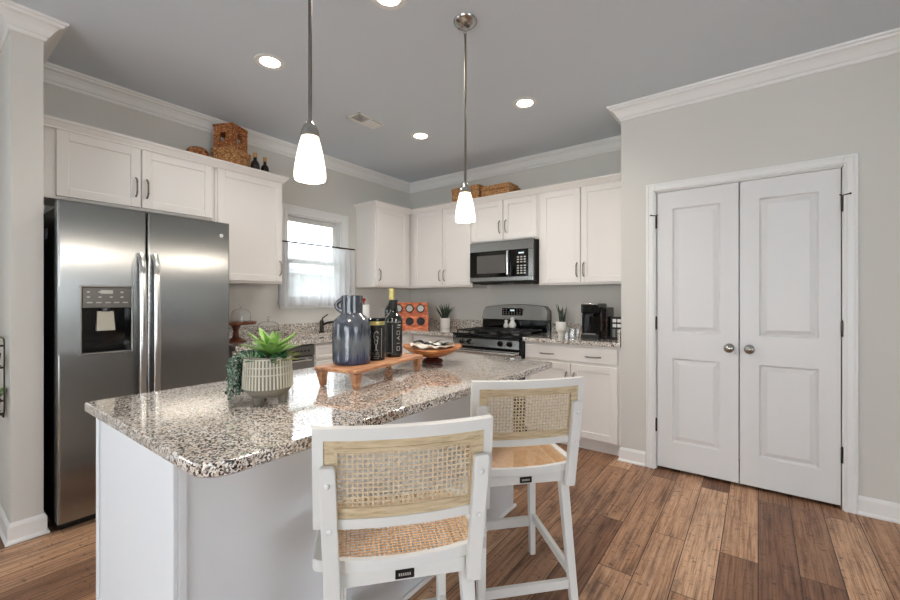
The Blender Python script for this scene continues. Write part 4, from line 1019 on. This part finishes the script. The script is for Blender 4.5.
# jug
jx, jy = rr(-0.036, -0.135); jz = RZ+0.0003
jg = thing('ceramic_jug', 'grey-blue glazed jug with a loop handle on the riser', 'jug', (jx, jy, jz))
bm = BM(); lathe(bm, [(0, 0), (0.074, 0), (0.080, 0.006), (0.082, 0.02), (0.083, 0.08), (0.083, 0.150), (0.081, 0.178), (0.074, 0.198), (0.060, 0.214), (0.048, 0.222), (0.047, 0.230), (0.047, 0.303), (0.043, 0.306), (0.040, 0.303), (0.039, 0.23), (0.036, 0.21), (0, 0.20)], (jx, jy, jz), 56, False, ribs=1, ribamp=0.030); obj('body', bm, M['glaze'], jg, True, 80)
rd = Vector((-0.80, -0.60, 0))
bm = BM(); pts = [Vector((jx, jy, jz)) + rd*(0.040+0.030*math.sin(PI*k/10)) + Vector((0, 0, 0.292-0.062*k/10)) for k in range(11)]; tube(bm, pts, 0.010, 12); obj('handle', bm, M['glaze'], jg, True)
# tin
tx, ty = rr(-0.008, 0.004); tn = thing('oil_tin', 'black round tin with gold band between jug and bottle', 'tin', (tx, ty, jz))
bm = BM(); lathe(bm, [(0, 0), (0.043, 0), (0.045, 0.003), (0.045, 0.172)], (tx, ty, jz), 40, True); obj('body', bm, M['label'], tn, True)
bm = BM(); lathe(bm, [(0.0452, 0.166), (0.0463, 0.168), (0.0463, 0.182), (0.0452, 0.184)], (tx, ty, jz), 40, True); gb = obj('gold_band', bm, M['gold'], tn, True); gb['label'] = 'gold band'
bm = BM(); lathe(bm, [(0.045, 0.184), (0.047, 0.185), (0.047, 0.196), (0.043, 0.199), (0, 0.199)], (tx, ty, jz), 40, True); obj('lid', bm, M['gloss_black'], tn, True)
cdir = Vector((-tx, -ty, 0)).normalized(); csd = Vector((-cdir.y, cdir.x, 0))   # towards the open side of the island
def surf(x, y, z0, r_, u, z):  # point on a cylinder, u = arc angle
    a = math.atan2(-y, -x) + u; return (x+r_*math.cos(a), y+r_*math.sin(a), z0+z)
bm = BM()
# a curling ornamental g with a goblet stem drawn in silver
og = [(0.32, 0.128), (0.18, 0.138), (-0.05, 0.132), (-0.15, 0.115), (-0.05, 0.098), (0.18, 0.094), (0.30, 0.104), (0.28, 0.112), (0.10, 0.112)]
tube(bm, [surf(tx, ty, jz, 0.0456, u, z) for u, z in og], 0.0014, 5)
for us in (-1, 1): tube(bm, [surf(tx, ty, jz, 0.0456, 0.08+us*a_, z) for a_, z in ((0.18, 0.094), (0.12, 0.082), (0.03, 0.072), (0.03, 0.055), (0.14, 0.045))], 0.0012, 5)
for z, a_ in ((0.036, 0.42), (0.028, 0.36), (0.020, 0.42), (0.012, 0.30)): 
    for k in range(8):
        if (k*7+int(z*1000)) % 5: tube(bm, [surf(tx, ty, jz, 0.0456, 0.08-a_+2*a_*k/8, z), surf(tx, ty, jz, 0.0456, 0.08-a_+2*a_*(k+0.6)/8, z)], 0.0011, 5)
for us in (-0.5, 0.68): tube(bm, [surf(tx, ty, jz, 0.0456, us, 0.012+0.02*k) for k in range(8)], 0.0008, 5)
obj('printing', bm, M['silverprint'], tn)
# bottles
def wine(x, y, h, rb, label, capm, white=True, pfx='wine_bottle'):
    b = thing(pfx, label, 'bottle', (x, y, jz))
    bm = BM(); lathe(bm, [(0, 0.002), (rb*0.8, 0), (rb, 0.006), (rb, h*0.66), (rb*0.92, h*0.70), (rb*0.6, h*0.75), (rb*0.38, h*0.80), (rb*0.36, h*0.96), (0, h*0.96)], (x, y, jz), 36); obj('body', bm, M['bottle'], b, True, 60)
    bm = BM(); lathe(bm, [(rb*0.40, h*0.82), (rb*0.42, h*0.84), (rb*0.42, h*0.955), (rb*0.46, h*0.96), (rb*0.46, h), (0, h)], (x, y, jz), 28); obj('cap', bm, capm, b, True)
    bm = BM(); N = 16; a0 = math.atan2(-y, -x)
    A = [bm.verts.new((x+(rb+0.0006)*math.cos(a0-1.15+2.3*k/N), y+(rb+0.0006)*math.sin(a0-1.15+2.3*k/N), jz+0.018)) for k in range(N+1)]
    B = [bm.verts.new((v.co.x, v.co.y, jz+h*0.62)) for v in A]
    for k in range(N): bm.faces.new((A[k], A[k+1], B[k+1], B[k]))
    lb = obj('label', bm, M['label'], b, True)
    bm = BM()
    for u in (-0.15,): tube(bm, [surf(x, y, jz, rb+0.001, u, 0.022+k*0.02) for k in range(int(h*0.58/0.02))], 0.0008, 5)
    tube(bm, [surf(x, y, jz, rb+0.001, -1.1+0.095*k, h*0.615) for k in range(23)], 0.0008, 5)
    tube(bm, [surf(x, y, jz, rb+0.001, -1.0+0.08*k, 0.022) for k in range(10)], 0.0010, 5)
    # upright letters running down the right side of the label
    segs = {'O': [(0, 0, 1, 0), (1, 0, 1, 1), (1, 1, 0, 1), (0, 1, 0, 0)], 'A': [(0, 0, 1, .5), (1, .5, 0, 1), (.4, .25, .4, .75)], 'U': [(1, 0, 0, 0), (0, 0, 0, 1), (0, 1, 1, 1)], 'V': [(1, 0, 0, .5), (0, .5, 1, 1)], 'I': [(0, .5, 1, .5)]}
    if white:
        for i, ch in enumerate('OIAOI'):
            z0 = 0.035+i*0.026; 
            for (p0, q0, p1, q1) in segs[ch]:
                # rotated: reading upwards
                tube(bm, [surf(x, y, jz, rb+0.0013, 0.72-0.36*p0, z0+0.018*q0), surf(x, y, jz, rb+0.0013, 0.72-0.36*p1, z0+0.018*q1)], 0.0011, 5)
        tube(bm, [surf(x, y, jz, rb+0.001, 0.85-0.08*k, h*0.56) for k in range(6)], 0.002, 5)
    obj('lettering', bm, M['silverprint'], b)
    return b
bx, by = rr(0.014, 0.130); wine(bx, by, 0.285, 0.043, 'square-shouldered dark bottle with black label and white letters on riser', M['label'])
bx2, by2 = rr(-0.050, 0.205); wine(bx2, by2, 0.345, 0.036, 'tall dark bottle with gold cap at the back of the riser', M['gold'], False)

# pedestal bowl
BX, BY = -1.515, 1.855
bw = thing('pedestal_bowl', 'shallow carved wooden bowl on dark foot at island far end', 'bowl', (BX, BY, IZ))
def bent(prof, name, m, par, amp=0.0, ex=1.0):
    bm = BM(); lathe(bm, prof, (0, 0, 0), 56, False)
    for v in bm.verts:
        a = math.atan2(v.co.y, v.co.x)-HEAD; r_ = math.hypot(v.co.x, v.co.y)
        v.co.z += amp*math.cos(2*a)*(r_/0.17)**2; v.co.x *= 1; v.co += Vector((BX, BY, IZ))
    return obj(name, bm, m, par, True, 50)
bent([(0, 0.036), (0.04, 0.038), (0.09, 0.050), (0.135, 0.068), (0.162, 0.086), (0.172, 0.094), (0.169, 0.102), (0.150, 0.098), (0.12, 0.084), (0.07, 0.068), (0, 0.062)], 'dish', M['bowlwood'], bw, 0.006)
bm = BM(); lathe(bm, [(0, 0.0003), (0.050, 0.0003), (0.060, 0.006), (0.062, 0.018), (0.054, 0.026), (0.038, 0.030), (0.034, 0.034), (0.038, 0.040), (0, 0.040)], (BX, BY, IZ), 32); ft = obj('foot', bm, M['darkwood'], bw, True); ft['label'] = 'dark red-brown foot'
# folded cloth in the bowl with twisted black edging
cl_ = thing('folded_cloth', 'pale printed cloth with dark edging lying in wooden bowl', 'cloth', (BX, BY, IZ+0.1))
bm = BM(); N = 22; random.seed(5); G = []
for i in range(N+1):
    row = []
    for j in range(N+1):
        u, v_ = -1+2*i/N, -1+2*j/N; r_ = math.hypot(u, v_); k_ = max(abs(u), abs(v_))/max(r_, 1e-6) if r_ > 0 else 1
        x, y = u*k_*0.128, v_*k_*0.128
        z = 0.086 + 0.008*math.sin(u*7+v_*3)*math.cos(v_*6) + 0.016*max(0, 1-r_) + 0.012*(r_*k_)**3
        row.append(bm.verts.new((BX+x, BY+y, IZ+z+0.012)))
    G.append(row)
for A, B in zip(G, G[1:]):
    for j in range(N): bm.faces.new((A[j], A[j+1], B[j+1], B[j]))
r_ = bmesh.ops.extrude_face_region(bm, geom=bm.faces[:]); bmesh.ops.translate(bm, vec=(0, 0, -0.006), verts=[e for e in r_['geom'] if isinstance(e, bmesh.types.BMVert)])
obj('fabric', bm, M['cloth'], cl_, True, 60)
bm = BM()
for sgn, o_ in ((1, -0.03), (-1, 0.02)):
    tube(bm, [(BX-0.12+0.24*t/16, BY+o_+0.035*math.sin(t*0.55*sgn), IZ+0.112+0.010*math.sin(t*0.9)+0.004) for t in range(17)], 0.0045, 8)
obj('edging', bm, M['matte_black'], cl_, True)
bm = BM(); lathe(bm, [(0, 0), (0.040, 0.002), (0.048, 0.008), (0.040, 0.014), (0, 0.018)], (BX+0.055, BY+0.06, IZ+0.114), 20); obj('coil', bm, M['grey_plastic'], cl_, True)

# ------------------------------------------------------------------ things on the counters
# cake stand and cloches near the fridge
cs = thing('cake_stand', 'dark wooden pedestal stand beside the fridge', 'cake stand', (-3.36, 1.62, G1))
bm = BM(); lathe(bm, [(0, 0.0003), (0.075, 0.0003), (0.08, 0.008), (0.05, 0.020), (0.025, 0.035), (0.020, 0.09), (0.035, 0.125), (0.05, 0.138), (0, 0.138)], (-3.36, 1.62, G1), 32); obj('pedestal', bm, M['stand'], cs, True)
bm = BM(); lathe(bm, [(0, 0.138), (0.145, 0.138), (0.150, 0.145), (0.150, 0.156), (0.145, 0.160), (0, 0.160)], (-3.36, 1.62, G1), 40); obj('plate', bm, M['stand'], cs, True)
def cloche(x, y, z, r_, h, label):
    c_ = thing('glass_cloche', label, 'cloche', (x, y, z), 'glass domes near the fridge')
    out = [(r_, 0.0005), (r_*0.99, h*0.45), (r_*0.90, h*0.68), (r_*0.70, h*0.86), (r_*0.38, h*0.97), (0.001, h)]
    t_ = 0.0025; bm = BM(); lathe(bm, out+[(0.001, h-t_), (r_*0.38-t_*.5, h*0.97-t_), (r_*0.70-t_, h*0.86-t_), (r_*0.90-t_, h*0.68-t_), (r_*0.99-t_, h*0.45), (r_-t_, 0.0005)], (x, y, z), 40, False)
    bmesh.ops.remove_doubles(bm, verts=bm.verts[:], dist=1e-6); obj('dome', bm, M['glass'], c_, True, 70)
    bm = BM(); lathe(bm, [(0, 0), (0.008, 0), (0.006, 0.012), (0.016, 0.022), (0.017, 0.030), (0.010, 0.038), (0, 0.040)], (x, y, z+h), 20); obj('knob', bm, M['glass'], c_, True)
cloche(-3.36, 1.66, G1+0.1605, 0.075, 0.105, 'small glass dome on the dark wooden stand by fridge')
bm = BM(); lathe(bm, [(0, 0.0003), (0.06, 0.0003), (0.062, 0.008), (0.02, 0.02), (0.018, 0.05), (0.10, 0.066), (0.105, 0.074), (0, 0.074)], (-3.42, 1.925, G1), 36); o = obj('cake_stand', bm, M['glass'], None, True); tag(o, 'low clear glass cake stand beside the wooden stand', 'cake stand')
cloche(-3.42, 1.925, G1+0.0745, 0.088, 0.075, 'wide low glass dome on the clear glass stand')
# paper towel
pt = thing('paper_towel_holder', 'paper towel roll on stand with red finial behind the jug', 'paper towels', (-3.40, 2.86+0.02, G1))
TX, TY = -3.40, 2.995
pt.location = (TX, TY, G1)
bm = BM(); lathe(bm, [(0, 0.0003), (0.075, 0.0003), (0.075, 0.012), (0, 0.012)], (TX, TY, G1), 32); tube(bm, [(TX, TY, G1+0.01), (TX, TY, G1+0.31)], 0.007, 10); obj('stand', bm, M['darkwood'], pt, True)
bm = BM(); lathe(bm, [(0, 0.0125), (0.058, 0.0125), (0.060, 0.016), (0.060, 0.275), (0.058, 0.279), (0, 0.279)], (TX, TY, G1), 40); obj('paper_roll', bm, M['paper'], pt, True)
bm = BM(); lathe(bm, [(0, 0.300), (0.012, 0.302), (0.008, 0.312), (0.020, 0.324), (0.022, 0.336), (0.014, 0.350), (0, 0.353)], (TX, TY, G1), 24); fi = obj('finial', bm, M['red'], pt, True); fi['label'] = 'red finial'
# jar rack
JR = Fr((-3.245, 3.560, 0), (0.801, 0.599, 0), (0.599, -0.801, 0))
def fbox(bm, fr, u0, u1, n0, n1, z0, z1, sl=0.0):
    hexa(bm, [fr.p(u0, n0, z0), fr.p(u1, n0, z0), fr.p(u1, n1, z0), fr.p(u0, n1, z0)], [fr.p(u0, n0-sl, z1), fr.p(u1, n0-sl, z1), fr.p(u1, n1-sl, z1), fr.p(u0, n1-sl, z1)])
jr = thing('spice_rack', 'orange-brown wooden tiered rack in the counter corner', 'rack', (-3.245, 3.56, G1))
bm = BM(); fbox(bm, JR, -0.205, 0.215, -0.05, 0.07, G1+0.0005, G1+0.165, 0.012); fbox(bm, JR, -0.205, 0.205, -0.062, -0.004, G1+0.165, G1+0.300, 0.02)
bo = obj('block', bm, M['orange'], jr)
for i in range(3):
    u = -0.125+i*0.128; 
    bm = BM(); p = JR.p(u, 0.060, G1+0.088)
    prof = [(0.0, 0.0), (0.046, 0.0), (0.046, 0.010), (0.0, 0.010)]
    def disc(bm, u, n, z, r_, d, tilt=0.0, seg=28):
        R = []
        for nn in (n, n+d):
            R.append([bm.verts.new(JR.p(u+r_*math.cos(2*PI*k/seg), nn-tilt*r_*math.sin(2*PI*k/seg), z+r_*math.sin(2*PI*k/seg))) for k in range(seg)])
        bm.faces.new(R[0][::-1]); bm.faces.new(R[1])
        for k in range(seg): j = (k+1) % seg; bm.faces.new((R[0][k], R[0][j], R[1][j], R[1][k]))
    disc(bm, u, 0.050, G1+0.085, 0.047, 0.018, 0.08); obj('opening', bm, M['matte_black'], jr)
    jar = thing('spice_jar', ['spice jar with grey lid at the rack\'s left, partly behind the bottle', 'spice jar with grey lid in middle of the orange rack', 'spice jar with grey lid at the right of orange rack'][i], 'jar', JR.p(u-0.006, 0.02, G1+0.185), 'grey-lidded jars in the orange rack')
    bm = BM(); disc(bm, u-0.006, -0.0, G1+0.232, 0.047, 0.028, 0.14); obj('jar_body', bm, M['brownglass'], jar, True, 40)
    bm = BM(); disc(bm, u-0.006, 0.0285, G1+0.232, 0.037, 0.008, 0.14); obj('lid', bm, M['jarlid'], jar, True, 40)
# snake plants
def snake_plant(x, y, prof, label, n_, L, spread, m):
    t_ = thing('potted_plant', label, 'plant', (x, y, G1)); top = max(h for _, h in prof)
    rt = [r_ for r_, h in prof if h == top][0]
    bm = BM(); lathe(bm, prof + [(rt-0.004, top), (rt-0.006, top-0.012), (0, top-0.012)], (x, y, G1), 36, False); obj('pot', bm, M['ceramic'], t_, True, 40)
    bm = BM(); lathe(bm, [(0, top-0.0115), (rt-0.007, top-0.0115), (rt-0.007, top-0.008), (0, top-0.006)], (x, y, G1), 24); obj('soil', bm, M['soil'], t_, True)
    bm = BM()
    for k in range(n_):
        a = 2*PI*k/n_+random.uniform(-.3, .3); rr_ = random.uniform(0.2, 1)*rt*0.6
        leaf(bm, (x+rr_*math.cos(a), y+rr_*math.sin(a), G1+top-0.010), a, PI/2-random.uniform(0.05, spread), L*random.uniform(0.65, 1.05), 0.018, 0.05, 0.5, 6)
    obj('leaves', bm, m, t_, True, 60)
random.seed(21)
snake_plant(-2.93, 3.82, [(0, 0.0005), (0.052, 0.0005), (0.055, 0.006), (0.060, 0.120)], 'dark spiky plant in white pot beside the orange rack', 32, 0.18, 0.60, M['snake'])
snake_plant(-1.468, 3.70, [(0, 0.0005), (0.030, 0.0005), (0.032, 0.028), (0.044, 0.042), (0.052, 0.060), (0.053, 0.130)], 'snake plant in white footed pot left of coffee maker', 14, 0.185, 0.30, M['snake'])
# clear jar
bm = BM(); lathe(bm, [(0, 0.0005), (0.036, 0.0005), (0.038, 0.004), (0.038, 0.075), (0.030, 0.085), (0.028, 0.085), (0.035, 0.074), (0.035, 0.008), (0, 0.006)], (-1.315, 3.56, G1), 28, False); tag(obj('glass_jar', bm, M['glass'], None, True, 60), 'small clear glass jar beside the black coffee maker', 'jar')
# coffee maker
km = thing('coffee_maker', 'black single-serve coffee maker on the right counter', 'coffee maker', (-1.14, 3.66, G1))
kx0, kx1, kyf, kyb = -1.235, -1.085, 3.545, 3.80
bm = BM(); box(bm, kx0, kx1, kyf, kyb, G1+0.0005, G1+0.035, 0.006, 2); obj('base', bm, M['black'], km)
bm = BM(); box(bm, kx0, kx1, kyf+0.10, kyb, G1+0.035, G1+0.215, 0.010, 2); box(bm, kx0, kx0+0.022, kyf+0.03, kyf+0.11, G1+0.035, G1+0.215, 0.006); box(bm, kx1-0.022, kx1, kyf+0.03, kyf+0.11, G1+0.035, G1+0.215, 0.006); obj('body', bm, M['gloss_black'], km)
bm = BM(); box(bm, kx0-0.002, kx1+0.002, kyf+0.005, kyb, G1+0.215, G1+0.303, 0.018, 3); obj('head', bm, M['gloss_black'], km, True)
bm = BM(); pts = [(kx0+0.012, kyf+0.06, G1+0.293), (kx0+0.015, kyf+0.008, G1+0.295), (kx0+0.045, kyf-0.010, G1+0.297), (kx1-0.045, kyf-0.010, G1+0.297), (kx1-0.015, kyf+0.008, G1+0.295), (kx1-0.012, kyf+0.06, G1+0.293)]; tube(bm, pts, 0.0085, 10); obj('handle', bm, M['chrome'], km, True)
bm = BM(); box(bm, kx0+0.02, kx1-0.02, kyf-0.004, kyf+0.09, G1+0.0351, G1+0.046, 0.002); obj('drip_tray', bm, M['chrome'], km)
bm = BM(); tube(bm, [((kx0+kx1)/2, kyf+0.05, G1+0.19), ((kx0+kx1)/2, kyf+0.05, G1+0.216)], 0.016, 16); obj('nozzle', bm, M['black'], km)
bm = BM(); box(bm, kx1+0.003, kx1+0.062, kyf+0.04, kyb-0.005, G1+0.0005, G1+0.270, 0.012, 3); obj('water_tank', bm, M['brownglass'], km, True)
# pod box
pb = thing('pod_box', 'black pod organiser with white squares against pantry side wall', 'box', (-0.945, 3.72, G1))
bm = BM(); box(bm, -1.020, -0.885, 3.66, 3.80, G1+0.0005, G1+0.185, 0.004); obj('case', bm, M['black'], pb)
for j in range(2):
    for i in range(3):
        bm = BM(); box(bm, -0.998+i*0.038, -0.968+i*0.038, 3.655, 3.661, G1+0.100+j*0.042, G1+0.128+j*0.042, 0.002); obj('pod', bm, M['white_plastic'], pb)
bm = BM()
for k in range(3): box(bm, -1.0+k*0.036, -0.975+k*0.036, 3.657, 3.6602, G1+0.015, G1+0.085, 0.001)
obj('compartment', bm, M['grey_plastic'], pb)

# ------------------------------------------------------------------ on top of the cabinets
TZ = UZ1+0.0005
def rot_box_pts(cx, cy, a, hx, hy): 
    c_, s_ = math.cos(a), math.sin(a); return [(cx+c_*x-s_*y, cy+s_*x+c_*y) for x, y in ((-hx, -hy), (hx, -hy), (hx, hy), (-hx, hy))]
def rbox(bm, cx, cy, a, x0, x1, y0, y1, z0, z1):
    c_, s_ = math.cos(a), math.sin(a); P_ = [(cx+c_*x-s_*y, cy+s_*x+c_*y) for x, y in ((x0, y0), (x1, y0), (x1, y1), (x0, y1))]
    hexa(bm, [(x, y, z0) for x, y in P_], [(x, y, z1) for x, y in P_])
# lower basket
cx, cy, an = -3.475, 1.64, math.radians(24)
lb = thing('woven_basket', 'flat lidded seagrass basket under the tall one above fridge', 'basket', (cx, cy, TZ))
bm = BM(); rbox(bm, cx, cy, an, -0.100, 0.100, -0.105, 0.105, TZ, TZ+0.135); o = obj('body', bm, M['wicker'], lb); mod = o.modifiers.new('bevel', 'BEVEL'); mod.width = 0.012; mod.segments = 3
bm = BM(); rbox(bm, cx, cy, an, -0.103, 0.103, -0.108, 0.108, TZ+0.1355, TZ+0.185); o = obj('lid', bm, M['wicker'], lb); mod = o.modifiers.new('bevel', 'BEVEL'); mod.width = 0.010; mod.segments = 3
# upper crate with square hand holes
z0 = TZ+0.1865; cx2, cy2 = -3.478, 1.635
ub = thing('woven_basket', 'tall seagrass basket with square holes stacked above fridge', 'basket', (cx2, cy2, z0))
bm = BM(); hh = 0.175; hw = 0.088; t_ = 0.012
rbox(bm, cx2, cy2, an, -hw, hw, -hw, hw, z0, z0+0.012)
for (ax) in (0, 1, 2, 3):
    aa = an+ax*PI/2
    e = t_ if ax % 2 else 0
    for u0, u1, za, zb in ((-hw+e, -0.028, 0.012, hh), (0.028, hw-e, 0.012, hh), (-0.028, 0.028, 0.012, 0.055), (-0.028, 0.028, 0.125, hh)):
        rbox(bm, cx2, cy2, aa, u0, u1, -hw, -hw+t_, z0+za, z0+zb)
obj('body', bm, M['wickerd'], ub)
bm = BM(); rbox(bm, cx2, cy2, an, -hw-0.003, hw+0.003, -hw-0.003, hw+0.003, z0+hh, z0+hh+0.018); obj('lid', bm, M['wickerd'], ub)
bm = BM(); lathe(bm, [(0, 0), (0.06, 0), (0.080, 0.02), (0.080, 0.12), (0.060, 0.150), (0, 0.165)], (-3.53, 1.405, TZ), 28); tag(obj('round_basket', bm, M['wickerd'], None, True, 50), 'round dark woven basket left of the stacked baskets', 'basket')
def small_bottle(x, y, h, r_, label):
    b = thing('corked_bottle', label, 'bottle', (x, y, TZ), 'corked bottles above the cabinet')
    bm = BM(); lathe(bm, [(0, 0), (r_*0.9, 0), (r_, 0.006), (r_, h*0.45), (r_*0.85, h*0.58), (r_*0.4, h*0.68), (r_*0.36, h*0.8), (0, h*0.8)], (x, y, TZ), 28); obj('body', bm, M['brownglass'], b, True, 60)
    bm = BM(); lathe(bm, [(0, h*0.8), (r_*0.44, h*0.8), (r_*0.48, h), (0, h)], (x, y, TZ), 20); obj('cork', bm, M['cork'], b, True)
small_bottle(-3.382, 1.790, 0.195, 0.036, 'squat dark corked bottle next to the stacked baskets')
small_bottle(-3.400, 1.885, 0.185, 0.033, 'slimmer dark corked bottle, the one closer to the window')
def flat_basket(x0, x1, y0, y1, h, label):
    b = thing('woven_basket', label, 'basket', ((x0+x1)/2, (y0+y1)/2, TZ))
    bm = BM(); box(bm, x0, x1, y0, y1, TZ, TZ+h*0.72, 0.012, 2); obj('body', bm, M['wicker'], b)
    bm = BM(); box(bm, x0-0.003, x1+0.003, y0-0.003, y1+0.003, TZ+h*0.722, TZ+h, 0.010, 2); obj('lid', bm, M['wicker'], b)
    return b
flat_basket(-2.76, -2.40, 3.72, 3.92, 0.205, 'long seagrass basket behind the far pendant')
b = flat_basket(-2.37, -2.03, 3.72, 3.92, 0.165, 'lower seagrass basket to the right of the long one')
bm = BM(); tube(bm, [(-2.025, 3.76, TZ+0.14), (-1.985, 3.77, TZ+0.11), (-1.985, 3.87, TZ+0.11), (-2.025, 3.88, TZ+0.14)], 0.007, 8); obj('handle', bm, M['wickerd'], b, True)

# ------------------------------------------------------------------ wire plant rack on the stub wall
wr = thing('wall_plant_rack', 'black wire plant rack on the wall at far left', 'plant rack', (-3.27, 0.30, 0.62))
bm = BM(); xr, xl = -3.120, -3.52
tube(bm, [(xr-0.04, 0.325, 1.05), (xr-0.01, 0.325, 1.045), (xr, 0.325, 1.03), (xr, 0.325, 0.68), (xr-0.03, 0.325, 0.64), (xl+0.03, 0.325, 0.64), (xl, 0.325, 0.68), (xl, 0.325, 1.03), (xl+0.03, 0.325, 1.05), (xr-0.04, 0.325, 1.05)], 0.0035, 8)
for z in (0.90, 0.66): tube(bm, [(xr, 0.325, z), (xr, 0.235, z), (xl, 0.235, z), (xl, 0.325, z)], 0.004, 8)
for z in (0.90, 0.66):
    for k in range(6): tube(bm, [(xr-0.04-k*0.067, 0.325, z), (xr-0.04-k*0.067, 0.235, z)], 0.003, 6)
for z in (0.70, 1.0): tube(bm, [(-3.3, 0.341, z), (-3.3, 0.325, z)], 0.006, 6)
obj('wire_frame', bm, M['darkmetal'], wr, True)
def rackpot(x, z, label, leafy):
    p_ = thing('potted_plant' if leafy else 'small_pot', label, 'plant' if leafy else 'pot', (x, 0.282, z+0.0045))
    bm = BM(); lathe(bm, [(0, 0.0), (0.030, 0.0), (0.040, 0.068), (0.036, 0.068), (0.034, 0.055), (0, 0.055)], (x, 0.282, z+0.0045), 24, False); obj('pot', bm, M['black'], p_, True, 50)
    if leafy:
        bm = BM()
        for k in range(14): a = 2*PI*k/14; leaf(bm, (x, 0.282, z+0.06), a, random.uniform(.5, 1.3), 0.105, 0.05, 0.9, 0.15, 6)
        for v in bm.verts:
            if v.co.y > 0.336: v.co.y = 0.336
        obj('leaves', bm, M['leaf'], p_, True, 60)
rackpot(-3.185, 0.66, 'green leafy plant in black pot on lower rack shelf', True)
rackpot(-3.185, 0.90, 'small black pot on the upper rack shelf', False)
